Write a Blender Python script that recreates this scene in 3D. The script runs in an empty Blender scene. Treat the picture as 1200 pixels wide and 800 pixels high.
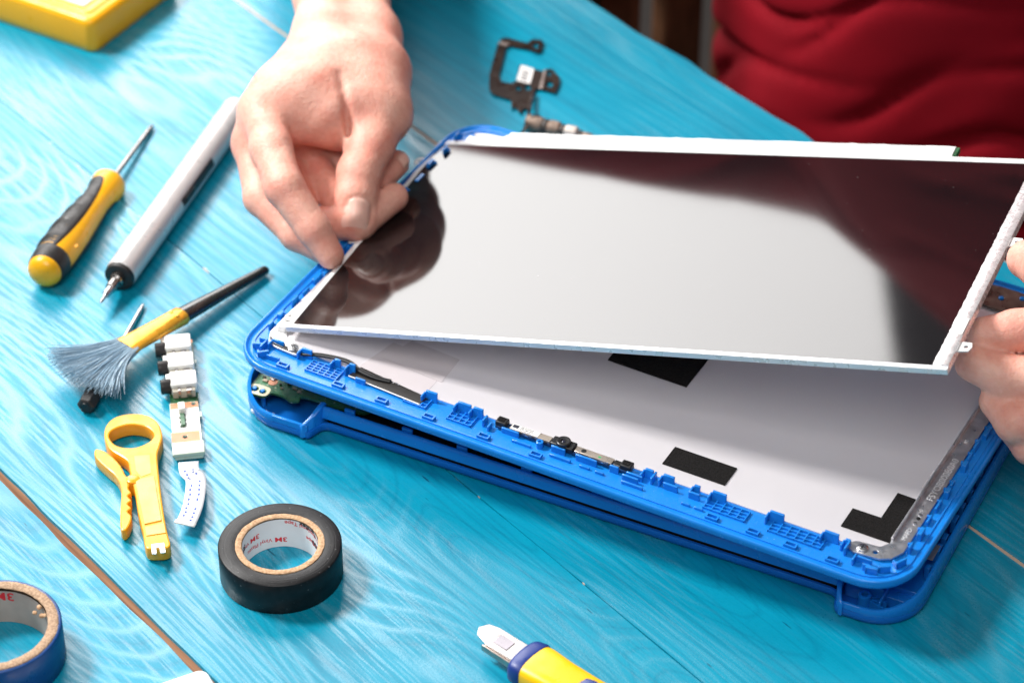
import bpy, bmesh, math, random
import numpy as np
from mathutils import Vector, Matrix
random.seed(7); rng = np.random.default_rng(7)
R = math.radians
scene = bpy.context.scene
col = scene.collection

# ------------------------------------------------------------------ camera
CAM_H = 0.96424; PITCH = 0.66543; FPX = 3333.33          # metres, radians, pixels on a 1200 px wide picture
cd = bpy.data.cameras.new('camera'); cam = bpy.data.objects.new('camera', cd); col.objects.link(cam)
cam.location = (0, 0, CAM_H); cam.rotation_euler = (math.pi/2 - PITCH, 0, 0)
cd.lens = 100; cd.sensor_width = 36; cd.clip_start = 0.05; cd.clip_end = 60
cd.dof.use_dof = True; cd.dof.focus_distance = 1.43; cd.dof.aperture_fstop = 7.5
scene.camera = cam

# ------------------------------------------------------------------ world and lamps
world = bpy.data.worlds.new('World'); scene.world = world; world.use_nodes = True
bg = world.node_tree.nodes['Background']
bg.inputs[0].default_value = (0.92, 0.95, 1.0, 1); bg.inputs[1].default_value = 0.13
def area(name, loc, target, sx, sy, power, color=(1, 1, 1)):
    l = bpy.data.lights.new(name, 'AREA'); l.shape = 'RECTANGLE'; l.size = sx; l.size_y = sy
    l.energy = power; l.color = color
    o = bpy.data.objects.new(name, l); col.objects.link(o); o.location = loc
    o.rotation_euler = (Vector(target) - Vector(loc)).to_track_quat('-Z', 'Y').to_euler()
    return o
wob_ = area('window_softbox', (-0.76, 3.15, 1.27), (-0.1, 1.25, 0.0), 1.56, 1.85, 62, (1.0, 0.98, 0.965))
wob_.rotation_euler = (wob_.rotation_euler.to_matrix() @ Matrix.Rotation(R(-20), 3, 'Z')).to_euler()   # rolled to steer its reflection across the panel and table
# a softbox is brightest in the middle of its diffuser
wl_ = bpy.data.lights['window_softbox']; wl_.use_nodes = True; wn = wl_.node_tree; em = wn.nodes['Emission']
ge = wn.nodes.new('ShaderNodeNewGeometry'); vm = wn.nodes.new('ShaderNodeVectorMath'); vm.operation = 'DISTANCE'; vm.inputs[1].default_value = (0.5, 0.5, 0)
mr = wn.nodes.new('ShaderNodeMapRange'); mr.interpolation_type = 'SMOOTHSTEP'; mr.inputs[1].default_value = 0.1; mr.inputs[2].default_value = 0.62; mr.inputs[3].default_value = 1.12; mr.inputs[4].default_value = 0.85
wn.links.new(ge.outputs['Parametric'], vm.inputs[0]); wn.links.new(vm.outputs['Value'], mr.inputs[0]); wn.links.new(mr.outputs[0], em.inputs['Strength'])
area('side_softbox', (-1.45, 1.75, 1.75), (0.0, 1.25, 0.0), 0.45, 0.45, 70, (1.0, 0.98, 0.95))
area('camera_softbox', (-0.25, 0.0, 1.75), (0.15, 1.25, 0.05), 1.0, 1.0, 19, (1.0, 0.98, 0.96))
scene.view_settings.view_transform = 'Standard'; scene.view_settings.look = 'None'
scene.view_settings.exposure = 0.1; scene.view_settings.gamma = 1.0
scene.cycles.use_denoising = True
scene.cycles.max_bounces = 8; scene.cycles.sample_clamp_indirect = 6.0

# ------------------------------------------------------------------ helpers
def at(px, py, z=0.0):
    """point (mm) where the ray through pixel (px, py) of the 1200x800 photo meets height z (mm)"""
    c, s = math.cos(PITCH), math.sin(PITCH)
    u = (px - 600)/FPX; v = -(py - 400)/FPX
    d = Vector((u, c + v*s, -s + v*c))
    t = (z - CAM_H*1000)/d.z
    return Vector((d.x*t, d.y*t, z))
def heading(a, b):
    return math.atan2(b[1]-a[1], b[0]-a[0])

def nd(nt, t, **kw):
    n = nt.nodes.new(t)
    for k, v in kw.items():
        if k.startswith('i_'):
            key = k[2:]; key = int(key) if key.isdigit() else key.replace('_', ' ')
            if hasattr(v, 'is_output') or isinstance(v, bpy.types.NodeSocket): nt.links.new(v, n.inputs[key])
            else: n.inputs[key].default_value = v
        else: setattr(n, k, v)
    return n
def ramp(nt, fac, stops):
    r = nt.nodes.new('ShaderNodeValToRGB'); nt.links.new(fac, r.inputs[0])
    e = r.color_ramp.elements
    while len(e) > 1: e.remove(e[-1])
    for i, (p, c) in enumerate(stops):
        x = e[0] if i == 0 else e.new(p)
        x.position = p; x.color = (*c, 1) if len(c) == 3 else c
    return r.outputs[0]
def math_(nt, op, a, b=0.5, c=None, clamp=False):
    n = nt.nodes.new('ShaderNodeMath'); n.operation = op; n.use_clamp = clamp
    for i, v in enumerate((a, b) if c is None else (a, b, c)):
        if isinstance(v, (int, float)): n.inputs[i].default_value = v
        else: nt.links.new(v, n.inputs[i])
    return n.outputs[0]
def mixc(nt, f, a, b, mode='MIX'):
    n = nt.nodes.new('ShaderNodeMix'); n.data_type = 'RGBA'; n.blend_type = mode
    for s, v in ((0, f), (6, a), (7, b)):
        if isinstance(v, (int, float)): n.inputs[s].default_value = v
        elif isinstance(v, tuple): n.inputs[s].default_value = (*v, 1)
        else: nt.links.new(v, n.inputs[s])
    return n.outputs[2]
def newmat(name):
    m = bpy.data.materials.new(name); m.use_nodes = True
    nt = m.node_tree; b = nt.nodes['Principled BSDF']
    return m, nt, b
MATS = {}
def mat(name, color, rough=0.5, metal=0.0, var=0.12, vscale=60.0, bump=0.0, bscale=400.0, spec=0.5, coat=0.0, rvar=0.12,
        sss=0.0, trans=0.0, alpha=1.0, emit=None, specks=None):
    """plain procedural material: colour mottled by noise, uneven gloss, optional fine relief"""
    if name in MATS: return MATS[name]
    m, nt, b = newmat(name)
    tc = nd(nt, 'ShaderNodeTexCoord')
    n1 = nd(nt, 'ShaderNodeTexNoise', i_Vector=tc.outputs['Object'], i_Scale=vscale, i_Detail=4.0)
    lo = tuple(max(0, c*(1-var)) for c in color); hi = tuple(min(1, c*(1+var)) for c in color)
    c = ramp(nt, n1.outputs[0], [(0.3, lo), (0.7, hi)])
    if specks:
        n3 = nd(nt, 'ShaderNodeTexNoise', i_Vector=tc.outputs['Object'], i_Scale=specks[1], i_Detail=2.0)
        f = ramp(nt, n3.outputs[0], [(specks[2], (0, 0, 0)), (specks[2]+0.04, (1, 1, 1))])
        c = mixc(nt, f, c, specks[0])
    nt.links.new(c, b.inputs['Base Color'])
    n2 = nd(nt, 'ShaderNodeTexNoise', i_Vector=tc.outputs['Object'], i_Scale=vscale*2.3, i_Detail=5.0)
    rr = ramp(nt, n2.outputs[0], [(0.3, (max(0.02, rough-rvar),)*3), (0.7, (min(1, rough+rvar),)*3)])
    nt.links.new(rr, b.inputs['Roughness'])
    b.inputs['Metallic'].default_value = metal
    b.inputs['Specular IOR Level'].default_value = spec
    b.inputs['Coat Weight'].default_value = coat
    b.inputs['Transmission Weight'].default_value = trans
    b.inputs['Alpha'].default_value = alpha
    if sss:
        b.inputs['Subsurface Weight'].default_value = sss
        b.inputs['Subsurface Radius'].default_value = (0.004, 0.002, 0.001); b.inputs['Subsurface Scale'].default_value = 1.0
    if bump:
        n4 = nd(nt, 'ShaderNodeTexNoise', i_Vector=tc.outputs['Object'], i_Scale=bscale, i_Detail=5.0)
        bp = nd(nt, 'ShaderNodeBump', i_Strength=bump, i_Distance=0.0006, i_Height=n4.outputs[0])
        nt.links.new(bp.outputs[0], b.inputs['Normal'])
    MATS[name] = m
    return m

class MB:
    """collects shapes in millimetres and links them as ONE mesh object (metres)"""
    def __init__(s): s.v = []; s.f = []
    def add(s, vs, fs):
        o = len(s.v); s.v += [tuple(float(c) for c in v) for v in vs]; s.f += [tuple(o+i for i in f) for f in fs]; return s
    def box(s, x0, y0, z0, x1, y1, z1):
        return s.add([(x0,y0,z0),(x1,y0,z0),(x1,y1,z0),(x0,y1,z0),(x0,y0,z1),(x1,y0,z1),(x1,y1,z1),(x0,y1,z1)],
                     [(3,2,1,0),(4,5,6,7),(0,1,5,4),(1,2,6,5),(2,3,7,6),(3,0,4,7)])
    def prism(s, poly, z0, z1, top=None):
        n = len(poly); t = top or poly
        return s.add([(x, y, z0) for x, y in poly]+[(x, y, z1) for x, y in t],
                     [tuple(range(n-1, -1, -1)), tuple(range(n, 2*n))]+[(i, (i+1) % n, n+(i+1) % n, n+i) for i in range(n)])
    def loops(s, ls, cap0=True, cap1=True, close=True):
        n = len(ls[0]); vs = [p for l in ls for p in l]; fs = []
        for k in range(len(ls)-1):
            for i in range(n if close else n-1):
                j = (i+1) % n
                fs.append((k*n+i, k*n+j, (k+1)*n+j, (k+1)*n+i))
        if cap0: fs.append(tuple(range(n-1, -1, -1)))
        if cap1: fs.append(tuple((len(ls)-1)*n+i for i in range(n)))
        return s.add(vs, fs)
    def tube(s, pts, r, n=10, flat=1.0, up=(0, 0, 1), cap=True):
        pts = [Vector(p) for p in pts]; ls = []
        for i, p in enumerate(pts):
            t = (pts[min(i+1, len(pts)-1)]-pts[max(i-1, 0)]).normalized()
            a = t.cross(Vector(up));
            if a.length < 1e-4: a = t.cross(Vector((1, 0, 0)))
            a.normalize(); b = a.cross(t)
            rr = r[i] if isinstance(r, (list, tuple)) else r
            ls.append([p+a*(rr*math.cos(q))+b*(rr*flat*math.sin(q)) for q in [2*math.pi*k/n for k in range(n)]])
        return s.loops(ls, cap, cap)
    def lathe(s, prof, n=40, a0=0.0, a1=2*math.pi, axis='x', cap=True):
        full = abs(a1-a0-2*math.pi) < 1e-6
        m = n if full else n+1; ls = []
        for x, r in prof:
            l = []
            for k in range(m):
                a = a0+(a1-a0)*k/n
                l.append((x, r*math.cos(a), r*math.sin(a)) if axis == 'x' else (r*math.cos(a), r*math.sin(a), x))
            ls.append(l)
        return s.loops(ls, cap and full, cap and full, full)
    def text(s, txt, size, x=0, y=0, z=0, thick=0.0, rot=0.0, align='LEFT', fn=None, sx=1.0, bold=0.0):
        cu = bpy.data.curves.new('lettering', 'FONT'); cu.body = txt; cu.size = size; cu.align_x = align; cu.resolution_u = 3
        cu.offset = bold
        o = bpy.data.objects.new('lettering', cu); col.objects.link(o)
        bpy.context.view_layer.update()
        me = o.evaluated_get(bpy.context.evaluated_depsgraph_get()).to_mesh()
        c, sn = math.cos(rot), math.sin(rot)
        vs = []
        for v in me.vertices:
            px, py = v.co.x*sx, v.co.y
            q = (x+px*c-py*sn, y+px*sn+py*c, z)
            vs.append(fn(*q) if fn else q)
        fs = [tuple(p.vertices) for p in me.polygons]
        o.evaluated_get(bpy.context.evaluated_depsgraph_get()).to_mesh_clear()
        bpy.data.objects.remove(o); bpy.data.curves.remove(cu)
        return s.add(vs, fs)
    def build(s, name, m, parent=None, bevel=0.0, seg=2, sharp=38, loc=None, rot=None, solid=0.0, sub=0):
        me = bpy.data.meshes.new(name); me.from_pydata([(x*.001, y*.001, z*.001) for x, y, z in s.v], [], s.f)
        bm = bmesh.new(); bm.from_mesh(me); bmesh.ops.recalc_face_normals(bm, faces=bm.faces[:]); bm.to_mesh(me); bm.free()
        return link(name, me, m, parent, bevel, seg, sharp, loc, rot, solid, sub)
def link(name, me, m, parent=None, bevel=0.0, seg=2, sharp=38, loc=None, rot=None, solid=0.0, sub=0):
    o = bpy.data.objects.new(name, me); col.objects.link(o)
    if m: me.materials.append(m)
    for p in me.polygons: p.use_smooth = True
    me.set_sharp_from_angle(angle=R(sharp))
    if parent: o.parent = parent
    if loc is not None: o.location = [c*.001 for c in loc]
    if rot is not None: o.rotation_euler = rot
    if solid:
        k = o.modifiers.new('solid', 'SOLIDIFY'); k.thickness = solid*.001; k.offset = 0
    if bevel:
        k = o.modifiers.new('bevel', 'BEVEL'); k.width = bevel*.001; k.segments = seg; k.limit_method = 'ANGLE'; k.angle_limit = R(35)
    if sub:
        k = o.modifiers.new('sub', 'SUBSURF'); k.levels = sub; k.render_levels = sub
    return o
def tag(o, label=None, cat=None, group=None, kind=None):
    if label: o['label'] = label
    if cat: o['category'] = cat
    if group: o['group'] = group
    if kind: o['kind'] = kind
    return o
def thing(name, label, cat, loc=(0, 0, 0), rot=(0, 0, 0), group=None):
    o = bpy.data.objects.new(name, None); col.objects.link(o); o.empty_display_size = 0.02
    o.location = [c*.001 for c in loc]; o.rotation_euler = rot
    return tag(o, label, cat, group)
def flat(name, m, outer, holes=(), z0=0.0, th=1.0, parent=None, bev=0.0, loc=None, rot=None, fn=None):
    """flat plate with holes, outline in mm"""
    cu = bpy.data.curves.new(name, 'CURVE'); cu.dimensions = '2D'; cu.fill_mode = 'BOTH'
    for pl in (outer, *holes):
        sp = cu.splines.new('POLY'); sp.points.add(len(pl)-1); sp.use_cyclic_u = True
        for q, (x, y) in zip(sp.points, pl): q.co = (x*.001, y*.001, 0, 1)
    cu.extrude = max(0.00001, th*.0005-bev*.001); cu.bevel_depth = bev*.001; cu.bevel_resolution = 1
    cu.offset = -bev*.001
    o = bpy.data.objects.new(name, cu); col.objects.link(o); bpy.context.view_layer.update()
    me = bpy.data.meshes.new_from_object(o.evaluated_get(bpy.context.evaluated_depsgraph_get()))
    bpy.data.objects.remove(o); bpy.data.curves.remove(cu)
    for v in me.vertices:
        v.co.z += (z0+th/2)*.001
        if fn: v.co = Vector(fn(*(v.co*1000)))*.001
    me.materials.clear(); me.name = name
    return link(name, me, m, parent, loc=loc, rot=rot)
def circle(x, y, r, n=20): return [(x+r*math.cos(2*math.pi*i/n), y+r*math.sin(2*math.pi*i/n)) for i in range(n)]
def rrect(x0, y0, x1, y1, r, n=6):
    r = min(r, (x1-x0)/2-1e-3, (y1-y0)/2-1e-3); out = []
    for cx, cy, a in ((x1-r, y0+r, -90), (x1-r, y1-r, 0), (x0+r, y1-r, 90), (x0+r, y0+r, 180)):
        out += [(cx+r*math.cos(R(a+90*k/n)), cy+r*math.sin(R(a+90*k/n))) for k in range(n+1)]
    return out
def lerp(a, b, t): return a+(b-a)*t
def smooth_poly(pts, n=6, closed=True):
    """Catmull-Rom through 2-D or 3-D points"""
    P = [np.array(p, float) for p in pts]; m = len(P); out = []
    rngk = range(m) if closed else range(m-1)
    for i in rngk:
        a, b, c, d = (P[(i-1) % m], P[i], P[(i+1) % m], P[(i+2) % m]) if closed else (P[max(i-1, 0)], P[i], P[i+1], P[min(i+2, m-1)])
        for k in range(n):
            t = k/n
            out.append(tuple(0.5*((2*b)+(-a+c)*t+(2*a-5*b+4*c-d)*t*t+(-a+3*b-3*c+d)*t**3)))
    if not closed: out.append(tuple(P[-1]))
    return out

# ------------------------------------------------------------------ table of blue painted planks
def painted_wood():
    m, nt, b = newmat('blue_painted_wood')
    tc = nd(nt, 'ShaderNodeTexCoord'); oi = nd(nt, 'ShaderNodeObjectInfo')
    off = nd(nt, 'ShaderNodeCombineXYZ', i_0=math_(nt, 'MULTIPLY', oi.outputs['Random'], 9.0), i_1=math_(nt, 'MULTIPLY', oi.outputs['Random'], 4.0))
    P = nd(nt, 'ShaderNodeVectorMath', operation='ADD', i_0=tc.outputs['Object'], i_1=off.outputs[0]).outputs[0]
    def noise(sx, sy, detail=3.0, dist=0.0, rough=0.55):
        mp = nd(nt, 'ShaderNodeMapping', i_Vector=P); mp.inputs['Scale'].default_value = (sx, sy, 3.0)
        return nd(nt, 'ShaderNodeTexNoise', i_Vector=mp.outputs[0], i_Scale=1.0, i_Detail=detail, i_Distortion=dist, i_Roughness=rough).outputs[0]
    sep = nd(nt, 'ShaderNodeSeparateXYZ', i_0=P)
    # growth rings: contour lines of a stretched height field, so they close into cathedrals and knots
    big = noise(2.4, 8.5, 1.2, 0.2); fine_w = noise(9, 60, 2.0)
    ringc = math_(nt, 'ADD', math_(nt, 'MULTIPLY', sep.outputs[1], 80.0), math_(nt, 'MULTIPLY', big, math_(nt, 'ADD', 8.0, math_(nt, 'MULTIPLY', oi.outputs['Random'], 24.0))))
    ringc = math_(nt, 'ADD', ringc, math_(nt, 'MULTIPLY', fine_w, 0.9))
    ring = math_(nt, 'PINGPONG', ringc, 0.5); ring = math_(nt, 'MULTIPLY', ring, 2.0)
    fibre = noise(26, 620, 3.0); dash = noise(15, 380, 5.0, 0.1, 0.68); patch = noise(5.0, 9.0, 3.0); mott = noise(14, 26, 4.0)
    lines = noise(2.2, 330, 1.5); speck = noise(700, 900, 2.0)
    # faint white glare painted into the colour along the grain
    w1 = math_(nt, 'MULTIPLY', ramp(nt, ring, [(0.70, (0, 0, 0)), (0.97, (1, 1, 1))]), 0.7)
    w2 = math_(nt, 'MULTIPLY', ramp(nt, dash, [(0.51, (0, 0, 0)), (0.58, (1, 1, 1))]), 0.7)
    pm = ramp(nt, patch, [(0.40, (0.0, 0.0, 0.0)), (0.62, (1, 1, 1))])
    white = math_(nt, 'MULTIPLY', math_(nt, 'ADD', w1, w2), pm, clamp=True)
    base = ramp(nt, mott, [(0.25, (0.0002, 0.235, 0.36)), (0.55, (0.0002, 0.275, 0.415)), (0.8, (0.0004, 0.31, 0.455))])
    for fac, amt, col_ in ((ramp(nt, lines, [(0.36, (1, 1, 1)), (0.47, (0, 0, 0))]), 0.5, (0.62, 0.74, 0.78)), (ramp(nt, ring, [(0.0, (1, 1, 1)), (0.22, (0, 0, 0))]), 0.55, (0.66, 0.76, 0.80)), (ramp(nt, speck, [(0.30, (1, 1, 1)), (0.45, (0, 0, 0))]), 0.3, (0.6, 0.7, 0.75))):
        base = mixc(nt, math_(nt, 'MULTIPLY', fac, amt), base, mixc(nt, 1.0, base, col_, 'MULTIPLY'))
    c = mixc(nt, math_(nt, 'MULTIPLY', white, 0.12), base, (0.42, 0.70, 0.80))
    # bare wood where paint has chipped off, mostly along the edges (mesh attribute "edge")
    ed = nd(nt, 'ShaderNodeAttribute', attribute_name='edge').outputs['Fac']
    chip = noise(60, 60, 3.0)
    cm = math_(nt, 'ADD', math_(nt, 'MULTIPLY', ed, 0.30), chip)
    chipm = ramp(nt, cm, [(0.90, (0, 0, 0)), (0.93, (1, 1, 1))])
    c = mixc(nt, chipm, c, (0.62, 0.50, 0.40))
    # small dents and cracks
    dent = ramp(nt, noise(60, 420, 1.0), [(0.20, (0.25, 0.35, 0.4)), (0.235, (1, 1, 1))])
    c = mixc(nt, 1.0, c, dent, 'MULTIPLY')
    nt.links.new(c, b.inputs['Base Color'])
    # gloss follows the grain: late-wood ridges carry a smooth film of paint, the rest is dry
    g1 = ramp(nt, ring, [(0.50, (0, 0, 0)), (0.92, (1, 1, 1))]); g2 = ramp(nt, dash, [(0.47, (0, 0, 0)), (0.55, (1, 1, 1))])
    gl = math_(nt, 'MAXIMUM', math_(nt, 'MULTIPLY', g1, 0.9), math_(nt, 'MULTIPLY', g2, 0.8))
    gl = math_(nt, 'MULTIPLY', gl, ramp(nt, patch, [(0.35, (0.25,)*3), (0.60, (1, 1, 1))]), clamp=True)
    rr = math_(nt, 'SUBTRACT', 0.36, math_(nt, 'MULTIPLY', gl, 0.13))
    rr = math_(nt, 'ADD', rr, math_(nt, 'MULTIPLY', math_(nt, 'SUBTRACT', speck, 0.5), 0.15))
    nt.links.new(math_(nt, 'ADD', 0.34, math_(nt, 'MULTIPLY', gl, 0.56)), b.inputs['Specular IOR Level'])
    nt.links.new(rr, b.inputs['Roughness'])
    h = math_(nt, 'ADD', math_(nt, 'MULTIPLY', fibre, 0.35), math_(nt, 'MULTIPLY', ring, 0.25))
    h = math_(nt, 'ADD', h, math_(nt, 'MULTIPLY', speck, 0.30))
    bp = nd(nt, 'ShaderNodeBump', i_Strength=0.30, i_Distance=0.0006, i_Height=h)
    nt.links.new(bp.outputs[0], b.inputs['Normal'])
    return m
def raw_wood(name, a, bcol, s=1.0):
    m, nt, b = newmat(name)
    tc = nd(nt, 'ShaderNodeTexCoord'); mp = nd(nt, 'ShaderNodeMapping', i_Vector=tc.outputs['Object']); mp.inputs['Scale'].default_value = (12*s, 260*s, 60*s)
    n = nd(nt, 'ShaderNodeTexNoise', i_Vector=mp.outputs[0], i_Scale=1.0, i_Detail=4.0)
    nt.links.new(ramp(nt, n.outputs[0], [(0.3, a), (0.7, bcol)]), b.inputs['Base Color'])
    b.inputs['Roughness'].default_value = 0.8; b.inputs['Specular IOR Level'].default_value = 0.08
    bp = nd(nt, 'ShaderNodeBump', i_Strength=0.4, i_Distance=0.0005, i_Height=n.outputs[0]); nt.links.new(bp.outputs[0], b.inputs['Normal'])
    return m
WOOD = painted_wood(); RAW = raw_wood('bare_brown_wood', (0.13, 0.06, 0.035), (0.36, 0.19, 0.11))
RAW2 = raw_wood('pale_bare_wood', (0.40, 0.27, 0.19), (0.62, 0.48, 0.38))
PSI = -0.8926
table = thing('table', 'worktop of bright blue painted planks with glossy streaked grain and brown seams', 'table', (0, 0, 0), (0, 0, PSI))
def plank(y0, y1, x0=-1800, x1=-180, jit=(0.25, 0.25), top=0.0):
    nx = 270; prof = []
    def wob(n, amp, k=9):
        a = rng.normal(0, 1, n); a = np.convolve(np.r_[a[-k:], a, a[:k]], np.hanning(k)/np.hanning(k).sum(), 'same')[k:-k]
        return a*amp*2.2
    w0 = wob(nx, jit[0]); w1 = wob(nx, jit[1]); zc = wob(nx, 0.10, 41)
    mb = MB(); ls = []; edge = []
    for i in range(nx):
        x = x0+(x1-x0)*i/(nx-1); a = y0+w0[i]; b_ = y1+w1[i]; z = top+zc[i]
        ls.append([(x, a+0.6, -24), (x, a, -0.5+z), (x, a+0.15, -0.03+z), (x, a+3, z), (x, (a+b_)/2, z+0.15), (x, b_-3, z), (x, b_-0.15, -0.03+z), (x, b_, -0.5+z), (x, b_-0.6, -24)])
        edge += [0, 1, 1, 0.25, 0, 0.25, 1, 1, 0]
    mb.loops(ls)
    o = mb.build('plank', WOOD, table, sharp=70)
    at_ = o.data.attributes.new('edge', 'FLOAT', 'POINT')
    at_.data.foreach_set('value', edge)
    return o
S = [130.0, 312.0, 494.4, 676.5, 856.4, 1034.9]
plank(S[0], S[1]-1.0); plank(S[1]+0.8, S[2]-2.6, jit=(0.2, 0.35)); plank(S[2]+2.3, S[3]-0.18, jit=(0.3, 0.12), top=0.02)
plank(S[3]+0.18, S[4]-1.1, jit=(0.12, 0.2)); plank(S[4]+1.1, S[5], jit=(0.2, 1.1), top=-0.1)
for y, w in ((S[1], 7), (S[2], 9), (S[3], 7), (S[4], 7)):
    mb = MB(); mb.box(-1795, y-w, -8, -185, y+w, -2.4 if y == S[2] else -0.5 if y == S[4] else -2.0); mb.build('tongue', RAW2 if y == S[4] else RAW, table, bevel=0.4)
for x in (-1650, -330):
    MB().box(x-30, S[0]+30, -60, x+30, S[5]-30, -24.2).build('batten', RAW, table, bevel=2)
    for y in (S[0]+60, S[5]-60):
        MB().prism([(x-25, y-25), (x+25, y-25), (x+25, y+25), (x-25, y+25)], -60.2, -750, [(x-20, y-20), (x+20, y-20), (x+20, y+20), (x-20, y+20)]).build('leg', RAW, table, bevel=2)
# floor far below the worktop, seen only past its edge
fl = MB().box(-3000, -1500, -770, 3000, 4500, -750).build('floor', mat('dark_floor', (0.012, 0.008, 0.006), 0.8, bump=0.2, bscale=20), None); tag(fl, kind='structure')
# ------------------------------------------------------------------ laptop base, lid cover and screen panel
LID_O = (-150.7, 1169.1); LID_YAW = R(-28.7); LW, LD = 382.0, 257.0; LID_Z = 38.0
BASE_O = (-149.55, 1163.9); BASE_YAW = R(-26.4); BW, BD = 381.0, 254.0
BLUE = mat('blue_plastic', (0.010, 0.225, 0.72), 0.24, var=0.07, vscale=30, bump=0.10, bscale=900, rvar=0.08, specks=((0.16, 0.40, 0.78), 520, 0.735))
BLUE2 = mat('blue_plastic_deep', (0.005, 0.15, 0.58), 0.34, var=0.08, vscale=30, bump=0.10, bscale=900, rvar=0.08)
BLACKP = mat('black_plastic', (0.012, 0.012, 0.013), 0.45, var=0.3, vscale=80, bump=0.1)
GREEN = mat('green_circuit_board', (0.025, 0.13, 0.05), 0.35, var=0.5, vscale=160, specks=((0.42, 0.45, 0.30), 520, 0.66))
STEEL = mat('bright_steel', (0.62, 0.62, 0.63), 0.28, metal=1.0, var=0.1, vscale=90)
WHITEPL = mat('white_plastic', (0.78, 0.77, 0.75), 0.42, var=0.03)
FOAM = mat('black_foam', (0.013, 0.012, 0.012), 0.95, var=0.4, vscale=900, bump=1.0, bscale=1400, spec=0.15)
COPPER = mat('copper_pad', (0.42, 0.20, 0.12), 0.35, metal=0.6, var=0.2)

def shell(mb, W, D, r, prof, floor=True, n=9):
    """stacked rounded-rectangle loops: prof = (inset, z)"""
    ls = [[(x, y, z) for x, y in rrect(i, i, W-i, D-i, max(1.0, r-i), n)] for i, z in prof]
    return mb.loops(ls, True, floor)

# ---- lower case
base = thing('laptop_lower_case', 'lower blue laptop case with a bare circuit board corner, lying under the lid cover', 'laptop case', (*BASE_O, 0), (0, 0, BASE_YAW))
NY = 11.0; BARX0, BARX1 = 50.0, BW-41.0            # the rear wall stands back between two hinge recesses
def round_poly(pts, rad, n=7):
    out = []; m = len(pts)
    for i in range(m):
        p0, p, p1 = Vector(pts[i-1]), Vector(pts[i]), Vector(pts[(i+1) % m]); r = rad[i]
        a = (p0-p).normalized(); b = (p1-p).normalized(); s0 = p+a*r; s1 = p+b*r
        k = n*2 if r > 10 else n
        for j in range(k+1):
            t = j/k; out.append(tuple(s0.lerp(p, t).lerp(p.lerp(s1, t), t)) if r <= 10 else tuple(p+a*r*(1-math.sin(t*math.pi/2))+b*r*(1-math.cos(t*math.pi/2))))
    return out
def inset(poly, d):
    out = []; m = len(poly)
    for i in range(m):
        p0, p, p1 = Vector(poly[i-1]), Vector(poly[i]), Vector(poly[(i+1) % m])
        e0 = (p-p0).normalized(); e1 = (p1-p).normalized(); n0 = Vector((-e0.y, e0.x)); n1 = Vector((-e1.y, e1.x))
        q = n0+n1; q = q/max(0.4, q.length_squared)*2; out.append(tuple(p+q*d))
    return out
tray = round_poly([(0, 0), (BARX0-2, 0), (BARX0+1, NY), (BARX1-1, NY), (BARX1+2, 0), (BW, 0), (BW, BD), (0, BD)], [26, 2.5, 4, 4, 2.5, 26, 26, 26])
mb = MB(); mb.loops([[(x, y, z) for x, y in inset(tray, i)] for i, z in [(2.4, 0.5), (1.0, 1.2), (0.3, 3), (0, 5.6), (0.3, 6.3), (1.6, 6.3), (1.9, 2.8), (2.2, 2.6)]])
mb.build('bottom_tray', BLUE2, base, sharp=50)
# rounded side wall standing on the tray, its top sloping down into the hinge recesses
outer = round_poly([(0, 0), (BW, 0), (BW, BD), (0, BD)], [26]*4, 12)
inn = inset(outer, 2.0); mb = MB(); ls = []
k0 = [i for i, p in enumerate(outer) if p[1] == min(q[1] for q in outer) and p[0] > BW-30][0]
order = [(k0+i) % len(outer) for i in range(len(outer))]
keep = [i for i in order if not (26 < outer[i][0] < BW-26 and outer[i][1] < 1)]
for i in keep:
    p, q = outer[i], inn[i]; h = lerp(10.5, 18.0, min(1, max(0, (p[1]-2)/26))**0.8)
    ls.append([(*p, 6.35), (*p, h-0.9), (p[0]*.75+q[0]*.25, p[1]*.75+q[1]*.25, h-0.1), (p[0]*.3+q[0]*.7, p[1]*.3+q[1]*.7, h), (*q, h-0.3), (*q, 2.7)])
mb.loops(ls); mb.build('side_wall', BLUE, base, sharp=50)
MB().box(25.6, 0.1, 6.35, BARX0-3, 1.9, 10.4).build('recess_lip', BLUE, base, bevel=0.5)
MB().box(BARX1+3, 0.1, 6.35, BW-25.6, 1.9, 10.4).build('recess_lip', BLUE, base, bevel=0.5)
# long rear wall, dark slit under it
sec = [(NY+0.9, 8.8), (NY+0.2, 9.4), (NY+0.3, 14.2), (NY+0.9, 15.7), (NY+1.9, 16.2), (NY+2.6, 15.9), (NY+2.8, 15.2), (NY+2.6, 8.8)]
MB().loops([[(x, y, z) for y, z in sec] for x in (BARX0, BARX0+1, 120, 200, 280, BARX1-1, BARX1)]).build('rear_wall', BLUE, base, sharp=50)
MB().box(BARX0+2, NY+2.4, 2.7, BARX1-2, NY+5.0, 8.7).build('vent_slit', BLACKP, base)
# flared cheeks where the rear wall ends
for s, x in ((1, BARX0), (-1, BARX1)):
    mb = MB(); ls = []
    for k in range(13):
        t = k/12; y = lerp(NY+4, -1.0, t); top = lerp(17.0, 10.6, max(0, (t-0.25)/0.75)**1.3); dx = -s*(5.5*t**2.2); z0 = 2.7
        ls.append([(x+dx-s*1.3, y, z0), (x+dx-s*1.3-s*1.2*(1-t), y, top-0.5), (x+dx-s*0.4, y, top), (x+dx+s*0.6, y, top-0.4), (x+dx+s*0.4, y, z0)])
    mb.loops(ls); mb.build('hinge_cheek', BLUE, base, sharp=60)
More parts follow.
